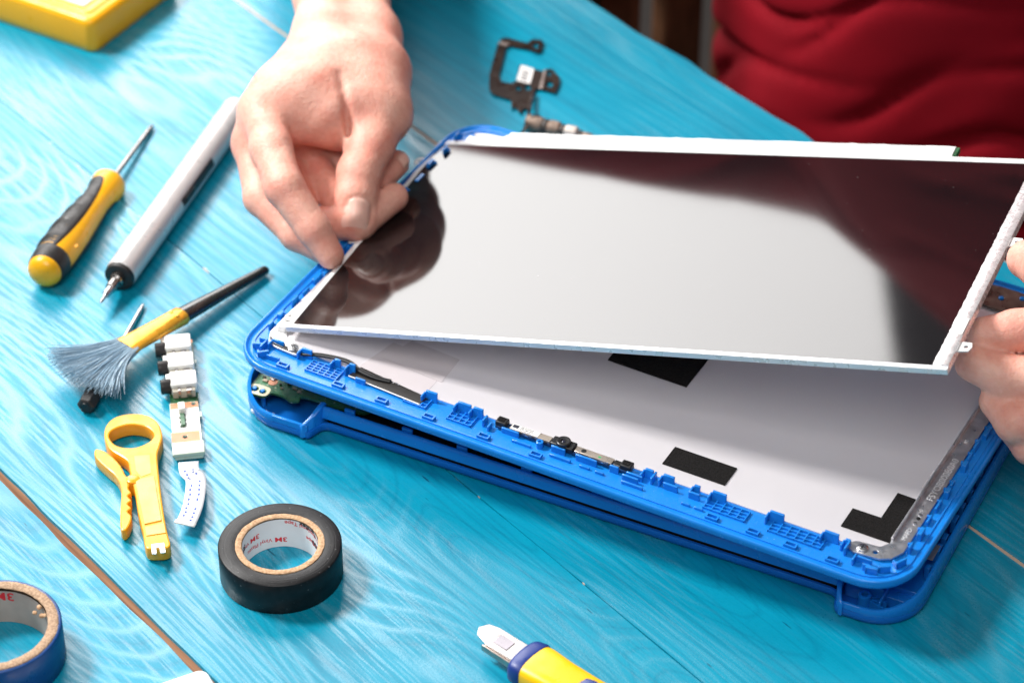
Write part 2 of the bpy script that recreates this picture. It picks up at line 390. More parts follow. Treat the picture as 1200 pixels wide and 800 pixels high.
# black interior and boards
MB().box(52, 16.2, 2.9, BW-44, 60, 6.0).build('inner_chassis', BLACKP, base, bevel=0.6)
MB().box(20, 60.5, 2.9, BW-30, BD-16, 29.0).build('keyboard_plate', BLACKP, base, bevel=0.6)
MB().box(55, 30, 6.02, BW-46, 60, 17.2).build('battery_bay', mat('dark_metal_tray', (0.02, 0.02, 0.022), 0.4, var=0.5, vscale=70, bump=0.2), base, bevel=0.8)
pcb = flat('circuit_board', GREEN, smooth_poly([(4.5, 12), (8, 9.2), (15.5, 9.6), (17.5, 14), (24, 14.6), (30, 12.6), (34, 15), (36, 19), (70, 21), (70, 40), (52, 42), (52, 60), (4, 60), (2.5, 34), (4, 22)], 4),
     [circle(8, 13.2, 1.9), circle(13, 13.0, 1.6)], 11.0, 1.5, base, 0.1)
RIMC = mat('board_rim', (0.60, 0.56, 0.38), 0.4, var=0.15)
flat('solder_rim', RIMC, smooth_poly([(4.6, 12.1), (8, 9.4), (15.4, 9.8), (16.8, 13.5), (15, 17.0), (9, 17.2), (5, 16)], 5), [circle(8, 13.2, 2.4), circle(13, 13.0, 2.1)], 12.52, 0.12, pcb)
flat('copper_pad', COPPER, circle(14, 22, 2.6), (), 12.52, 0.15, pcb)
flat('copper_pad', COPPER, circle(24, 33, 3.4), (), 12.52, 0.15, pcb)
for i in range(34):
    x = random.uniform(5, 46); y = random.uniform(18, 40); w = random.choice((1.2, 1.8, 2.6, 0.9)); d = random.choice((0.8, 1.2, 2.0)); h = random.choice((0.5, 0.8, 1.1))
    if y < 25+ (x-30)*0.3 and x > 30: continue
    MB().box(x, y, 12.5, x+w, y+d, 12.5+h).build('chip', random.choice((BLACKP, mat('tan_component', (0.38, 0.30, 0.2), 0.4), STEEL)), pcb, bevel=0.08)
MB().box(33, 27, 12.5, 43, 33, 14.0).build('chip', BLACKP, pcb, bevel=0.2)
for k in range(9): MB().box(9+k*2.0, 25.5, 12.5, 10.0+k*2.0, 26.3, 12.8).build('solder_point', STEEL, pcb)
for x, y in ((8, 13.2), (13, 13.0)): MB().lathe([(2.7, 0.01), (2.7, 1.3), (13.3, 1.2), (13.6, 0.9), (13.6, 0.01)], 16, axis='z').build('locating_pin', BLUE, base, loc=(x, y, 0))
# hot-glue remains
GLUE = mat('cloudy_glue', (0.66, 0.78, 0.90), 0.3, var=0.1, trans=0.25, bump=0.5, bscale=500)
def lump(name, m, parent, pts, seed=0, sq=0.6):
    mb = MB(); r_ = random.Random(seed)
    for x, y, z, rad in pts:
        ls = []
        for k in range(5):
            ph = -math.pi/2+math.pi*(k+0.5)/5
            ls.append([(x+rad*math.cos(ph)*math.cos(a)*r_.uniform(.7, 1.25), y+rad*math.cos(ph)*math.sin(a)*r_.uniform(.7, 1.25), z+rad*sq*math.sin(ph)) for a in [2*math.pi*j/8 for j in range(8)]])
        mb.loops(ls)
    return mb.build(name, m, parent, sub=1)
lump('glue_blob', GLUE, base, [(12, 5.6, 4.4, 2.6), (15.5, 5.2, 4.2, 2.8), (19, 5.8, 4.0, 3.0), (22, 6.6, 3.8, 2.2), (17, 7.6, 3.7, 2.0)], 3)
lump('glue_blob', GLUE, base, [(353, 5.5, 4.6, 1.6), (356, 4.0, 4.4, 1.4), (351.5, 4.0, 4.2, 1.2), (359, 5.5, 4.2, 1.1), (348, 3.4, 4.0, 0.9), (363, 3.4, 4.0, 0.9)], 5)
# right hinge recess: screw boss, ribs and box
MB().lathe([(2.7, 3.4), (11.5, 3.2), (11.8, 2.7), (11.8, 1.7), (4.0, 1.6)], 24, axis='z', cap=False).build('screw_boss', BLUE, base, loc=(354.5, 9.0, 0))
for k in range(6):
    a = R(-15+k*26); x, y = 354.5+3.3*math.cos(a), 9+3.3*math.sin(a); x2, y2 = 354.5+11*math.cos(a), 9+11*math.sin(a)
    MB().prism([(x-.4*math.sin(a), y+.4*math.cos(a)), (x+.4*math.sin(a), y-.4*math.cos(a)), (x2+.4*math.sin(a), y2-.4*math.cos(a)), (x2-.4*math.sin(a), y2+.4*math.cos(a))], 2.7, 9.5-k*0.4).build('rib', BLUE, base)
mb = MB(); mb.box(362.5, 6, 2.7, 363.6, 22, 12.5).box(362.5, 21, 2.7, 377.5, 22, 11.5).box(343, 13.5, 2.7, 362.4, 14.6, 13.5); mb.build('box_rib', BLUE, base, bevel=0.3)
MB().box(342, 15, 2.7, 377, 58, 9.0).build('hinge_floor', BLUE, base, bevel=0.5)
# clips along the right and left inner wall
for y in (34, 48, 58, 72, 84, 97, 111, 124, 138, 152, 170, 190): 
    for x, s in ((BW-2.8, -1), (2.8, 1)):
        if s > 0 and y < 110: continue
        MB().box(min(x, x+s*2.6), y, 10, max(x, x+s*2.6), y+random.choice((3, 4.5, 6)), 17.6).build('clip', BLUE, base, bevel=0.3)
for k, x in enumerate((62, 96, 128, 165, 205, 248, 292, 322)):
    MB().box(x, NY+2.9, 11.5, x+6, NY+4.6, 17.8).build('clip', BLUE, base, bevel=0.4)
# worn patch of grey gasket and hinge plate peeking out on the far right
MB().box(372.5, 40, 17.5, 377.5, 52, 18.0).build('grey_gasket', mat('grey_gasket', (0.22, 0.24, 0.26), 0.6), base, bevel=0.3)

# ---- lid back cover
lid = thing('laptop_lid_cover', 'blue plastic laptop lid cover lying open with clips and silver metal backing plate', 'laptop lid', (*LID_O, LID_Z), (0, 0, LID_YAW))
mb = MB(); shell(mb, LW, LD, 25, [(12, -7.4), (5, -7.0), (1.6, -5.8), (0.3, -4.0), (0, -1.6), (0.3, -0.5), (0.9, 0), (1.6, -0.1), (2.2, -0.9), (2.8, -1.5), (4.0, -1.6)])
mb.build('cover_shell', BLUE, lid, sharp=50)
FZ = -1.6
# thin second ridge running just inside the rim
mb = MB()
o_ = rrect(4.6, 4.6, LW-4.6, LD-4.6, 21, 9); i_ = rrect(5.5, 5.5, LW-5.5, LD-5.5, 20, 9); n_ = len(o_)
ls = [[(*o_[k % n_], FZ), (*o_[k % n_], -0.9), (*i_[k % n_], -0.9), (*i_[k % n_], FZ)] for k in range(n_+1)]
mb.loops(ls, False, False); mb.build('inner_ridge', BLUE, lid, sharp=50)
def clip(x0, y0, x1, y1, h, z=FZ, bev=0.35): return MB().box(x0, y0, z, x1, y1, z+h).build('clip', BLUE, lid, bevel=bev)
# upright retaining tabs along the near edge, leaning over the plate
for x, w, h in ((17, 7, 5.2), (35, 6.5, 6.0), (55, 4, 6.2), (64, 4, 6.6), (110, 7, 6.6), (129, 8, 6.6), (138, 6, 6.6), (236, 5, 5.8), (246, 6.5, 6.2), (263, 3.6, 6.2), (273, 8, 6.6), (304, 8, 6.8), (333, 8, 6.4), (344, 3, 5.6)):
    mb = MB(); mb.prism([(x, 19.6), (x+w, 19.6), (x+w, 21.0), (x, 21.0)], FZ, FZ+h-0.6, [(x+0.2, 20.1), (x+w-0.2, 20.1), (x+w-0.2, 21.5), (x+0.2, 21.5)])
    mb.box(x-0.9, 16.4, FZ, x+0.2, 20.9, FZ+h*0.72)
    mb.build('retaining_tab', BLUE, lid, bevel=0.4)
# low clips
for x, y, w, d, h in ((71, 14.6, 6, 1.2, 3.2), (146, 15, 1.2, 5, 4.4), (150, 13, 1.2, 4, 3.2), (157, 15.6, 10, 1.2, 3.4), (165, 11.6, 11, 1.2, 1.6), (186, 14.6, 8, 1.2, 4.0), (187, 10.8, 12, 1.2, 1.8),
                      (200, 14.4, 12, 1.2, 4.0), (204, 10.6, 6, 1.2, 1.6), (213, 10.4, 5, 1.2, 1.6), (219, 14.8, 5, 1.2, 4.4), (228, 15.2, 9, 1.2, 3.4), (227, 12.6, 9, 1.2, 3.4), (228, 9.6, 12, 1.2, 2.0), (241, 16, 1.2, 6, 4.2),
                      (248, 16.2, 8, 1.2, 4.0), (262, 16.0, 6, 1.2, 4.2), (261, 9.8, 5, 1.2, 1.6), (268, 9.8, 5, 1.2, 1.6), (346, 14, 1.2, 7, 5.0), (352, 13.5, 9, 1.2, 3.4), (352, 9.5, 1.2, 5, 4.0), (358, 8.8, 7, 1.2, 4.2), (20, 9, 8, 1.2, 3), (14, 12, 1.2, 6, 4.4), (10, 18, 5, 1.2, 4.4)):
    clip(x, y, x+w, y+d, h)
# little latch windows along the rim: raised frames round a dark slot
for x in (28, 62, 88, 116, 148, 178, 276, 298, 318, 340):
    mb = MB(); mb.box(x, 5.9, FZ, x+6.5, 6.6, FZ+1.9).box(x, 8.6, FZ, x+6.5, 9.3, FZ+1.9).box(x, 6.6, FZ, x+0.8, 8.6, FZ+1.9).box(x+5.7, 6.6, FZ, x+6.5, 8.6, FZ+1.9)
    o = mb.build('latch_frame', BLUE, lid)
    MB().box(x+0.85, 6.65, FZ+0.02, x+5.65, 8.55, FZ+0.25).build('slot', BLUE2, o)
# stiffening lattices
def lattice(x0, y0, nx, ny, cx, cy, h=1.3, t=0.55, skip=()):
    mb = MB()
    for i in range(nx+1): mb.box(x0+i*cx-t/2, y0-t/2, FZ, x0+i*cx+t/2, y0+ny*cy+t/2, FZ+h)
    for j in range(ny+1): mb.box(x0-t/2, y0+j*cy-t/2, FZ, x0+nx*cx+t/2, y0+j*cy+t/2, FZ+h-0.02)
    return mb.build('lattice_rib', BLUE, lid)
lattice(43, 10.5, 5, 4, 3.7, 2.1); lattice(101, 13, 4, 3, 3.2, 2.6); lattice(127.5, 11.5, 4, 3, 3.4, 2.8); lattice(272, 12.6, 5, 3, 4.4, 2.5); lattice(307, 12.4, 6, 3, 4.6, 2.6)
# small screw post beside the camera board
MB().lathe([(FZ, 2.0), (FZ+3.6, 1.9), (FZ+3.8, 1.6), (FZ+3.8, 0.9), (FZ+1, 0.8)], 20, axis='z', cap=False).build('screw_post', BLUE, lid, loc=(179.5, 15.0, 0))
# side clips, left and right border
for y in (30, 41, 53, 64, 76, 84, 99, 107, 115, 128, 142, 156, 170, 184, 200, 216, 232):
    for x, s in ((LW-9.2, 1), (6.2, -1)):
        if random.random() < 0.12: continue
        w = random.choice((1.2, 2.4)); d = random.choice((4.5, 6, 8)); h = random.choice((3.0, 4.2, 4.6))
        if s < 0: x += random.choice((0, 1.6))
        MB().box(x, y, FZ, x+w, y+d, FZ+h).box(x-(1.6 if s > 0 else -w), y+d-1.1, FZ, x+(0 if s > 0 else w+1.6), y+d, FZ+h*0.8).build('side_clip', BLUE, lid, bevel=0.3)
for x, y, a in ((12, 14, 20), (18, 9.5, 40), (368, 12.5, 30), (373.5, 20, 60), (363, 8.5, 10)):
    mb = MB(); mb.box(-3, -0.7, FZ, 3, 0.7, FZ+4.2).box(-3, -0.7, FZ, -1.8, 3, FZ+3.4); mb.build('corner_clip', BLUE, lid, bevel=0.3, loc=(x, y, 0), rot=(0, 0, R(a)))

# satin aluminium backing plate
def plate_mat():
    m, nt, b = newmat('satin_aluminium')
    tc = nd(nt, 'ShaderNodeTexCoord')
    n = nd(nt, 'ShaderNodeTexNoise', i_Vector=tc.outputs['Object'], i_Scale=18.0, i_Detail=5.0)
    nt.links.new(ramp(nt, n.outputs[0], [(0.3, (0.89, 0.85, 0.88)), (0.7, (0.92, 0.885, 0.91))]), b.inputs['Base Color'])
    b.inputs['Metallic'].default_value = 0.38
    b.inputs['Roughness'].default_value = 0.25
    n2 = nd(nt, 'ShaderNodeTexNoise', i_Vector=tc.outputs['Object'], i_Scale=7.0, i_Detail=2.0)
    bp = nd(nt, 'ShaderNodeBump', i_Strength=0.12, i_Distance=0.004, i_Height=n2.outputs[0]); nt.links.new(bp.outputs[0], b.inputs['Normal'])
    return m
PLATE = plate_mat()
plate = flat('backing_plate', PLATE, [(12, 26), (30, 22.6), (LW-30, 22.6), (LW-12, 30), (LW-12, LD-16), (12, LD-16)], (), -1.55, 0.7, lid, 0.1)
SCR = mat('scratch_white', (0.75, 0.72, 0.74), 0.6, var=0.1)
for k, (x, y, l) in enumerate(((360.6, 78, 7), (360.9, 88, 5), (361.2, 98, 12), (361.6, 116, 9), (361.9, 128, 4))):
    MB().box(x, y, -0.84, x+0.5, y+l, -0.82).build('scratch', SCR, plate)
MB().box(362.3, 140, -0.84, 362.8, 168, -0.82).build('crease', BLACKP, plate)
# cross-hatched fine print stays off; sticky black foam pads
def pad(poly): return flat('foam_pad', FOAM, poly, (), -0.83, 0.7, lid, 0.1)
pad([(178, 93), (224, 92.5), (224, 122), (178, 122)])
pad([(240, 32), (274.5, 32), (274.5, 46.6), (240, 46.6)])
pad([(337, 32), (366, 32), (365.3, 67.5), (352, 67.8), (352, 46.8), (337, 46.6)])
pad([(120, 150), (160, 150), (160, 170), (120, 170)])
# clear film and black tape strip at the left
FILM = mat('clear_film', (0.80, 0.74, 0.76), 0.12, var=0.02, trans=0.0, alpha=0.55)
flat('clear_film', FILM, [(66, 24), (108, 18.6), (108.4, 51), (72, 52)], (), -0.75, 0.12, lid)
flat('clear_film', FILM, [(74, 38), (111, 35), (110, 56), (80, 58)], (), -0.55, 0.12, lid)
tp = flat('black_tape', mat('matt_black_tape', (0.02, 0.017, 0.015), 0.4, var=0.3), [(66, 16.8), (110, 14.2), (112, 20.4), (68, 25.5)], (), -0.4, 0.25, lid)
flat('tape_edge', WHITEPL, [(66, 16.0), (110, 13.4), (110, 14.1), (66, 16.7)], (), -0.4, 0.24, tp)
for k in range(5): MB().box(86+k*1.6, 21.6+0.5*(k % 2), -0.13, 87+k*1.6, 22.4+0.5*(k % 2), 0.3).build('solder_point', STEEL, tp)
# antenna cable
pts = smooth_poly([(14, 23, 0.9), (20, 19.5, 0.5), (34, 18.9, 0.3), (45, 21.6, 1.3), (56, 23.2, 1.9), (63, 23.0, 1.9), (70, 20.8, 1.1), (79, 20.2, 0.5), (88, 21.5, 0.3)], 6, False)
MB().tube(pts, 0.75, 8).build('antenna_cable', BLACKP, lid)
MB().tube([(p[0], p[1]+1.3, p[2]+0.2) for p in pts[8:]], 0.6, 8).build('antenna_cable', BLACKP, lid)
# steel hinge rails with screws
RAIL = mat('brushed_rail_metal', (0.58, 0.58, 0.60), 0.38, metal=0.9, var=0.22, vscale=140, bump=0.3, bscale=300)
def rail(side):
    f = (lambda x: x) if side < 0 else (lambda x: LW-x)
    out = [(10.5, 28), (14, 21), (19, 18.2), (32, 17.0), (36, 19), (36, 23), (33, 25.2), (22, 26.5), (19, 31), (19, 200), (10.5, 205)]
    hol = [circle(22.5, 21.8, 1.3), circle(15, 120, 1.4), circle(15, 60, 1.0)]
    r_ = flat('hinge_rail', RAIL if side > 0 else mat('pale_rail_metal', (0.74, 0.74, 0.74), 0.4, metal=0.5, var=0.1), [(f(x), y) for x, y in out], [[(f(x), y) for x, y in h] for h in hol], -0.7, 1.1, lid, 0.2)
    MB().box(min(f(19.2), f(17.9)), 33, -0.6, max(f(19.2), f(17.9)), 200, 2.4).build('rail_flange', r_.data.materials[0], r_, bevel=0.3)
    s_ = MB().lathe([(0.42, 2.9), (1.2, 2.8), (1.6, 2.2), (1.65, 0.01)], 24, axis='z').build('screw', STEEL, r_, loc=(f(29), 21.2, 0))
    MB().box(-1.6, -0.3, 1.57, 1.6, 0.3, 1.69).box(-0.3, -1.6, 1.58, 0.3, 1.6, 1.70).build('cross_slot', BLACKP, s_)
    return r_
rl = rail(-1); rr_ = rail(1)
mb = MB(); mb.text('FSYOB000B0A0', 5.4, 0, 0, 0, fn=lambda x, y, z: (LW-12.2-y*0.95, 69+x, 0.44), bold=0.0); mb.build('stamped_lettering', mat('stamped_pale', (0.74, 0.74, 0.76), 0.55, var=0.05), rr_)
mb = MB(); mb.text('MAFD', 3.6, 0, 0, 0, fn=lambda x, y, z: (LW-13+y*-0.95, 36+x, 0.44)); mb.build('stamped_lettering', MATS['stamped_pale'], rr_)
for y in (50, 54, 57): MB().lathe([(0.42, 1.1), (0.8, 1.0), (0.9, 0.01)], 12, axis='z').build('rivet', BLACKP if y == 54 else STEEL, rr_, loc=(LW-13.5, y, 0))
# left rail has a raised white bracket ear near the panel corner
MB().prism([(13, 30), (18.5, 30), (18.5, 52), (13, 52)], 0.45, 3.6, [(13.6, 31), (18.2, 31), (18.2, 51), (13.6, 51)]).build('bracket_ear', WHITEPL, rl, bevel=0.5)

# webcam board along the near edge
cam_b = flat('webcam_board', mat('dark_blue_board', (0.01, 0.04, 0.12), 0.4, var=0.3, vscale=300), [(153, 16.6), (229, 16.2), (229, 21.2), (153, 21.4)], (), FZ+1.2, 1.2, lid, 0.05)
ALU = mat('tape_foil', (0.50, 0.43, 0.36), 0.35, metal=0.7, var=0.15)
CZ = FZ+2.4
MB().box(161, 16.9, CZ, 184, 21.0, CZ+1.4).build('foil_shield', ALU, cam_b, bevel=0.2)
lb = MB().box(161.4, 17.1, CZ+1.42, 177, 20.9, CZ+1.52).build('paper_label', WHITEPL, cam_b)
INK = mat('printed_ink', (0.03, 0.03, 0.05), 0.6)
mb = MB()
for k, t in enumerate(('2B 0130N4', 'HD 081-0A', 'A1 N1 07')): mb.text(t, 1.5, 166.4, 19.6-k*1.25, CZ+1.56)
mb.build('lettering', INK, lb)
MB().box(162.0, 18.2, CZ+1.54, 165.2, 20.5, CZ+1.56).build('ink_block', INK, lb)
MB().box(198, 16.8, CZ, 219, 21.0, CZ+1.4).build('foil_shield', ALU, cam_b, bevel=0.2)
MB().lathe([(CZ+1.42, 1.4), (CZ+1.5, 1.3), (CZ+1.5, 0.01)], 18, axis='z').build('round_opening', BLACKP, cam_b, loc=(202.5, 19, 0))
MB().box(211, 18.0, CZ+1.42, 212.3, 19.0, CZ+1.5).build('green_dot', mat('green_mark', (0.02, 0.45, 0.12), 0.5), cam_b)
lm = MB().box(184.5, 15.9, CZ-0.6, 197.5, 22.2, CZ+2.2).build('lens_module', BLACKP, cam_b, bevel=0.6)
MB().lathe([(CZ+2.0, 3.9), (CZ+3.4, 3.7), (CZ+3.7, 3.2), (CZ+3.5, 1.6), (CZ+3.0, 1.2), (CZ+3.0, 0.01)], 28, axis='z').build('lens_barrel', BLACKP, lm, loc=(191, 19, 0))
MB().lathe([(CZ+3.02, 1.1), (CZ+3.35, 0.7), (CZ+3.45, 0.01)], 18, axis='z').build('lens_glass', mat('lens_glass', (0.02, 0.02, 0.04), 0.05, var=0.1), lm, loc=(191, 19, 0))
for x in (152.6, 223.5):
    m_ = MB().box(x, 17.0, CZ-0.8, x+6.0, 22.0, CZ+2.6).build('microphone', BLACKP, cam_b, bevel=0.5)
    MB().box(x+1, 18, CZ+2.62, x+4.6, 21, CZ+2.9).build('rubber_boot', FOAM, m_, bevel=0.3)
for k in range(7): MB().box(219.6+k*0.55, 17.2, CZ, 219.9+k*0.55, 18.4, CZ+0.7).build('solder_point', STEEL, cam_b)
MB().box(219.5, 18.5, CZ, 223.2, 21.0, CZ+1.1).build('chip', BLACKP, cam_b, bevel=0.1)
for k in range(16): MB().box(163+k*3.6, 16.35, CZ, 164.6+k*3.6, 16.75, CZ+0.6).build('chip', BLACKP if k % 2 else STEEL, cam_b)
# far-left hinge screw, seen past the panel
h_ = flat('hinge_plate', mat('warm_white_metal', (0.72, 0.66, 0.58), 0.35, metal=0.4), smooth_poly([(14, LD-14), (30, LD-9), (60, LD-10), (58, LD-17), (30, LD-19)], 4), (), -1.2, 1.2, lid, 0.2)
MB().lathe([(0, 2.4), (0.8, 2.2), (0.9, 0.01)], 20, axis='z').build('screw', h_.data.materials[0], h_, loc=(44, LD-9, 0))
# far-right hinge bracket of brown metal with blue pins
HB = mat('brown_hinge_metal', (0.22, 0.16, 0.13), 0.35, metal=0.7, var=0.25, vscale=120)
hb = flat('hinge_bracket', HB, smooth_poly([(316, LD-22), (326, LD-9), (345, LD-7), (366, LD-10), (368, LD-24), (340, LD-27)], 4), [circle(340, LD-17, 1.6), circle(350, LD-12, 1.6)], -0.2, 1.2, lid, 0.2)
for x, y in ((330, LD-15), (358, LD-18)):
    s_ = MB().lathe([(1.0, 4.0), (1.8, 3.8), (2.1, 3.0), (2.1, 0.01)], 24, axis='z').build('screw', HB, hb, loc=(x, y, 0))
    MB().box(-2, -0.35, 2.05, 2, 0.35, 2.2).box(-0.35, -2, 2.06, 0.35, 2, 2.21).build('cross_slot', BLACKP, s_)
for x, y in ((340, LD-17), (350, LD-12)): MB().lathe([(FZ, 1.5), (1.6, 1.4), (1.8, 1.0), (1.8, 0.01)], 16, axis='z').build('locating_pin', BLUE, hb, loc=(x, y, 0))

# ---- LCD panel held above the lid
PW, PD = 359.5, 204.0
panel = thing('lcd_panel', 'glossy dark laptop screen panel with white frame, lifted by both hands', 'screen panel', (-119.6, 1184.0, 44.9), (R(-2.7), R(-12.2), R(-21.9)))
PWHITE = mat('panel_white', (0.80, 0.80, 0.80), 0.38, var=0.04, vscale=40)
PSILV = mat('panel_silver_foil', (0.74, 0.73, 0.74), 0.30, metal=0.55, var=0.10, vscale=160, bump=0.35, bscale=200)
def glass_mat():
    m, nt, b = newmat('dark_screen_glass')
    tc = nd(nt, 'ShaderNodeTexCoord')
    n = nd(nt, 'ShaderNodeTexNoise', i_Vector=tc.outputs['Object'], i_Scale=420.0, i_Detail=1.0)
    f = ramp(nt, n.outputs[0], [(0.79, (0, 0, 0)), (0.82, (1, 1, 1))])
    nt.links.new(mixc(nt, f, (0.006, 0.005, 0.006), (0.09, 0.08, 0.08)), b.inputs['Base Color'])
    n2 = nd(nt, 'ShaderNodeTexNoise', i_Vector=tc.outputs['Object'], i_Scale=9.0, i_Detail=3.0)
    nt.links.new(ramp(nt, n2.outputs[0], [(0.3, (0.045,)*3), (0.7, (0.065,)*3)]), b.inputs['Roughness'])
    b.inputs['IOR'].default_value = 1.62
    return m
MB().box(0.6, 0.6, -3.0, PW-0.6, PD-0.4, -0.9).build('panel_body', PWHITE, panel, bevel=0.2)
MB().box(3.2, 3.4, -0.88, PW-8.4, PD-4.0, -0.25).build('screen_glass', glass_mat(), panel)
fr = MB().box(0, 0, -3.2, PW, 3.3, 0).build('near_frame', mat('panel_near_frame', (0.74, 0.75, 0.78), 0.3, metal=0.35, var=0.06, bump=0.15, bscale=120), panel, bevel=0.35)
MB().box(0, 3.35, -3.2, 3.1, PD, 0.02).build('side_frame', PWHITE, panel, bevel=0.35)
mb = MB()                                                           # crinkled foil side on the right
ls = []
for k in range(90):
    y = 3.35+(PD-3.4)*k/89; j = random.uniform(-.22, .22)
    ls.append([(PW-8.3+j, y, -0.2), (PW-7.6+j*0.8, y, 0.15+random.uniform(-.05, .06)), (PW-4.4, y, 0.25+random.uniform(-.06, .06)), (PW-3.9, y, 0.75), (PW-1.2, y, 0.85), (PW-0.3, y, 0.4), (PW, y, -0.6), (PW, y, -3.1), (PW-8, y, -3.1)])
mb.loops(ls); mb.build('foil_side', PSILV, panel, sharp=30)
MB().box(3.15, PD-3.9, -3.2, PW-0.2, PD+0.8, 0.05).build('far_frame', PWHITE, panel, bevel=0.35)
cov = MB(); ls = []
for k in range(60):
    x = 42+(306-42)*k/59; w = random.uniform(-.15, .15)
    ls.append([(x, PD+0.6, -3.0), (x, PD+0.6, 0.7+w*.4), (x, PD+1.4, 1.35+w), (x, PD+9.0+w, 1.5+w), (x, PD+10.2+w, 0.8), (x, PD+10.2, -2.6)])
cov.loops(ls); cv = cov.build('board_cover', PWHITE, panel, sharp=30)
MB().box(300, PD+1.2, -2.2, 308, PD+9.6, 0.6).build('board_edge', GREEN, cv, bevel=0.1)
MB().prism([(34, PD+0.9), (42.2, PD+0.9), (42.2, PD+9.5)], -2.0, 0.6).build('cover_fold', PWHITE, cv, bevel=0.2)
def ear(x, y, s):
    flat('mounting_ear', mat('ear_white', (0.78, 0.77, 0.76), 0.35), [(x, y-4.2), (x+s*5.2, y-3.6), (x+s*6.2, y), (x+s*5.2, y+3.6), (x, y+4.2)][::s], [circle(x+s*3.2, y, 1.25)], -1.6, 0.8, panel, 0.1)
ear(0, 181, -1); ear(0, 92, -1); ear(0, 12, -1); ear(PW, 121, 1); ear(PW, 22, 1); ear(PW, 188, 1)
MB().box(PW-4.0, 30, 0.7, PW-0.6, 44, 1.2).build('foil_tape', WHITEPL, panel, bevel=0.15)
for k in range(14):                                                 # tiny dust and scuffs on the near frame
    x = random.uniform(20, 340); MB().box(x, 0.4, 0.02, x+random.uniform(.3, 1.2), 0.9, 0.06).build('scuff', BLACKP if k % 3 == 0 else mat('scuff_grey', (0.4, 0.4, 0.42), 0.5), fr)
# ------------------------------------------------------------------ tools and small parts lying on the table
YEL = mat('yellow_plastic', (0.87, 0.42, 0.008), 0.33, var=0.06, vscale=40, bump=0.08, bscale=700, specks=((0.35, 0.16, 0.02), 380, 0.735))
YELM = mat('meter_yellow', (0.95, 0.43, 0.001), 0.36, var=0.04, vscale=25, bump=0.12, bscale=500)
ORNG = mat('orange_yellow_plastic', (0.84, 0.36, 0.008), 0.3, var=0.08, vscale=40)
RUB = mat('black_rubber', (0.018, 0.016, 0.016), 0.5, var=0.3, vscale=120, bump=0.25, bscale=900)
GREYM = mat('grey_print', (0.45, 0.46, 0.47), 0.4)
DARKST = mat('dark_steel', (0.33, 0.31, 0.30), 0.25, metal=1.0, var=0.2, vscale=150)
def lying(name, label, cat, p0, p1, z0, z1, roll=0.0):
    """thing whose local x runs from pixel p0 (height z0) to pixel p1 (height z1); returns (empty, length)"""
    a = at(*p0, z0); b = at(*p1, z1); d = b-a; L = d.length
    return thing(name, label, cat, a, (roll, -math.asin(d.z/L), math.atan2(d.y, d.x))), L

# ---- multimeter
c0 = at(110, 61, 0); cL = at(-10, 17, 0); cR = at(192, -1, 0)
a1 = math.atan2(cR.y-c0.y, cR.x-c0.x)
meter = thing('multimeter', 'bright yellow flat meter case with rounded corner, cut off by the frame', 'meter', c0, (0, 0, a1))
def rslab(x0, y0, x1, y1, r, prof, n=7):
    return MB().loops([[(x, y, z) for x, y in rrect(x0+i, y0+i, x1-i, y1-i, max(0.5, r-i), n)] for i, z in prof])
body = rslab(-3, -3, 88, 172, 7, [(3, 0), (1.2, 0.6), (0.4, 2), (0, 6), (0, 19), (0.5, 21.5), (2.0, 23.4), (4.5, 24)]).build('case', YELM, meter, sharp=60)
rslab(4, 4, 81, 165, 4, [(0, 24.02), (0, 24.6), (0.5, 25.0), (1.6, 25.0), (2.0, 24.4), (3, 24.2)]).build('raised_rim', YELM, meter, sharp=50)
MB().box(9, 52, 24.3, 76, 100, 25.6).build('label_plate', WHITEPL, meter, bevel=0.5)
MB().box(9, 12, 24.3, 76, 48, 25.4).build('label_plate', mat('pale_grey_panel', (0.62, 0.64, 0.68), 0.3), meter, bevel=0.5)
for k in range(4): MB().box(16+k*15, 18, 25.42, 24+k*15, 40, 25.6).build('printed_patch', YELM if k % 2 else WHITEPL, meter)
MB().lathe([(24.3, 19), (30, 18), (31, 16.5), (31, 0.01)], 40, axis='z').build('range_dial', BLACKP, meter, loc=(42, 125, 0))

# ---- yellow and black screwdriver
drv, L = lying('screwdriver', 'screwdriver with ribbed black and yellow handle and thin steel shaft', 'screwdriver', (51, 319), (179, 147), 11.5, 2.0)
HL = L*0.60
def hr(t):   # handle radius along 0..1
    return float(np.interp(t, [0, .04, .10, .22, .40, .58, .74, .84, .90, .97, 1.0], [9.6, 10.6, 11.0, 11.6, 11.4, 10.0, 8.6, 9.0, 10.4, 10.6, 8.2]))
prof = [(-4.2, 0.01), (-4.0, 3.6), (-2.6, 7.0), (-0.6, 9.2)]+[(HL*t, hr(t)*0.97) for t in np.linspace(0.02, 1, 30)]+[(HL+0.6, 5.5), (HL+0.6, 0.01)]
MB().lathe(prof, 48).build('handle', YEL, drv, sharp=60)
def sector(name, m, t0, t1, a0, a1, extra, rib=0.0, ang=None):
    ls = []; nn = 60
    for k in range(nn+1):
        t = lerp(t0, t1, k/nn); e = math.sin(math.pi*min(1, max(0, k/nn)))**0.35
        mid = (a0+a1)/2; half = (a1-a0)/2*(0.35+0.65*e) if ang is None else (a1-a0)/2
        r = hr(t)*0.97+extra*e
        if rib and 0.14 < t < 0.70: r += rib*math.sin(t*HL*2*math.pi/3.1)
        l = []
        for j in range(17):
            a = R(mid-half+2*half*j/16); edge = min(j, 16-j)
            rr = r-(0.9 if edge == 0 else 0.12 if edge == 1 else 0)
            if rib and (edge < 3): rr = hr(t)*0.97+extra*e-(0.9 if edge == 0 else 0)
            l.append((HL*t, rr*math.cos(a), rr*math.sin(a)))
        ls.append(l)
    return MB().loops(ls, False, False, False).build(name, m, drv, sharp=60)
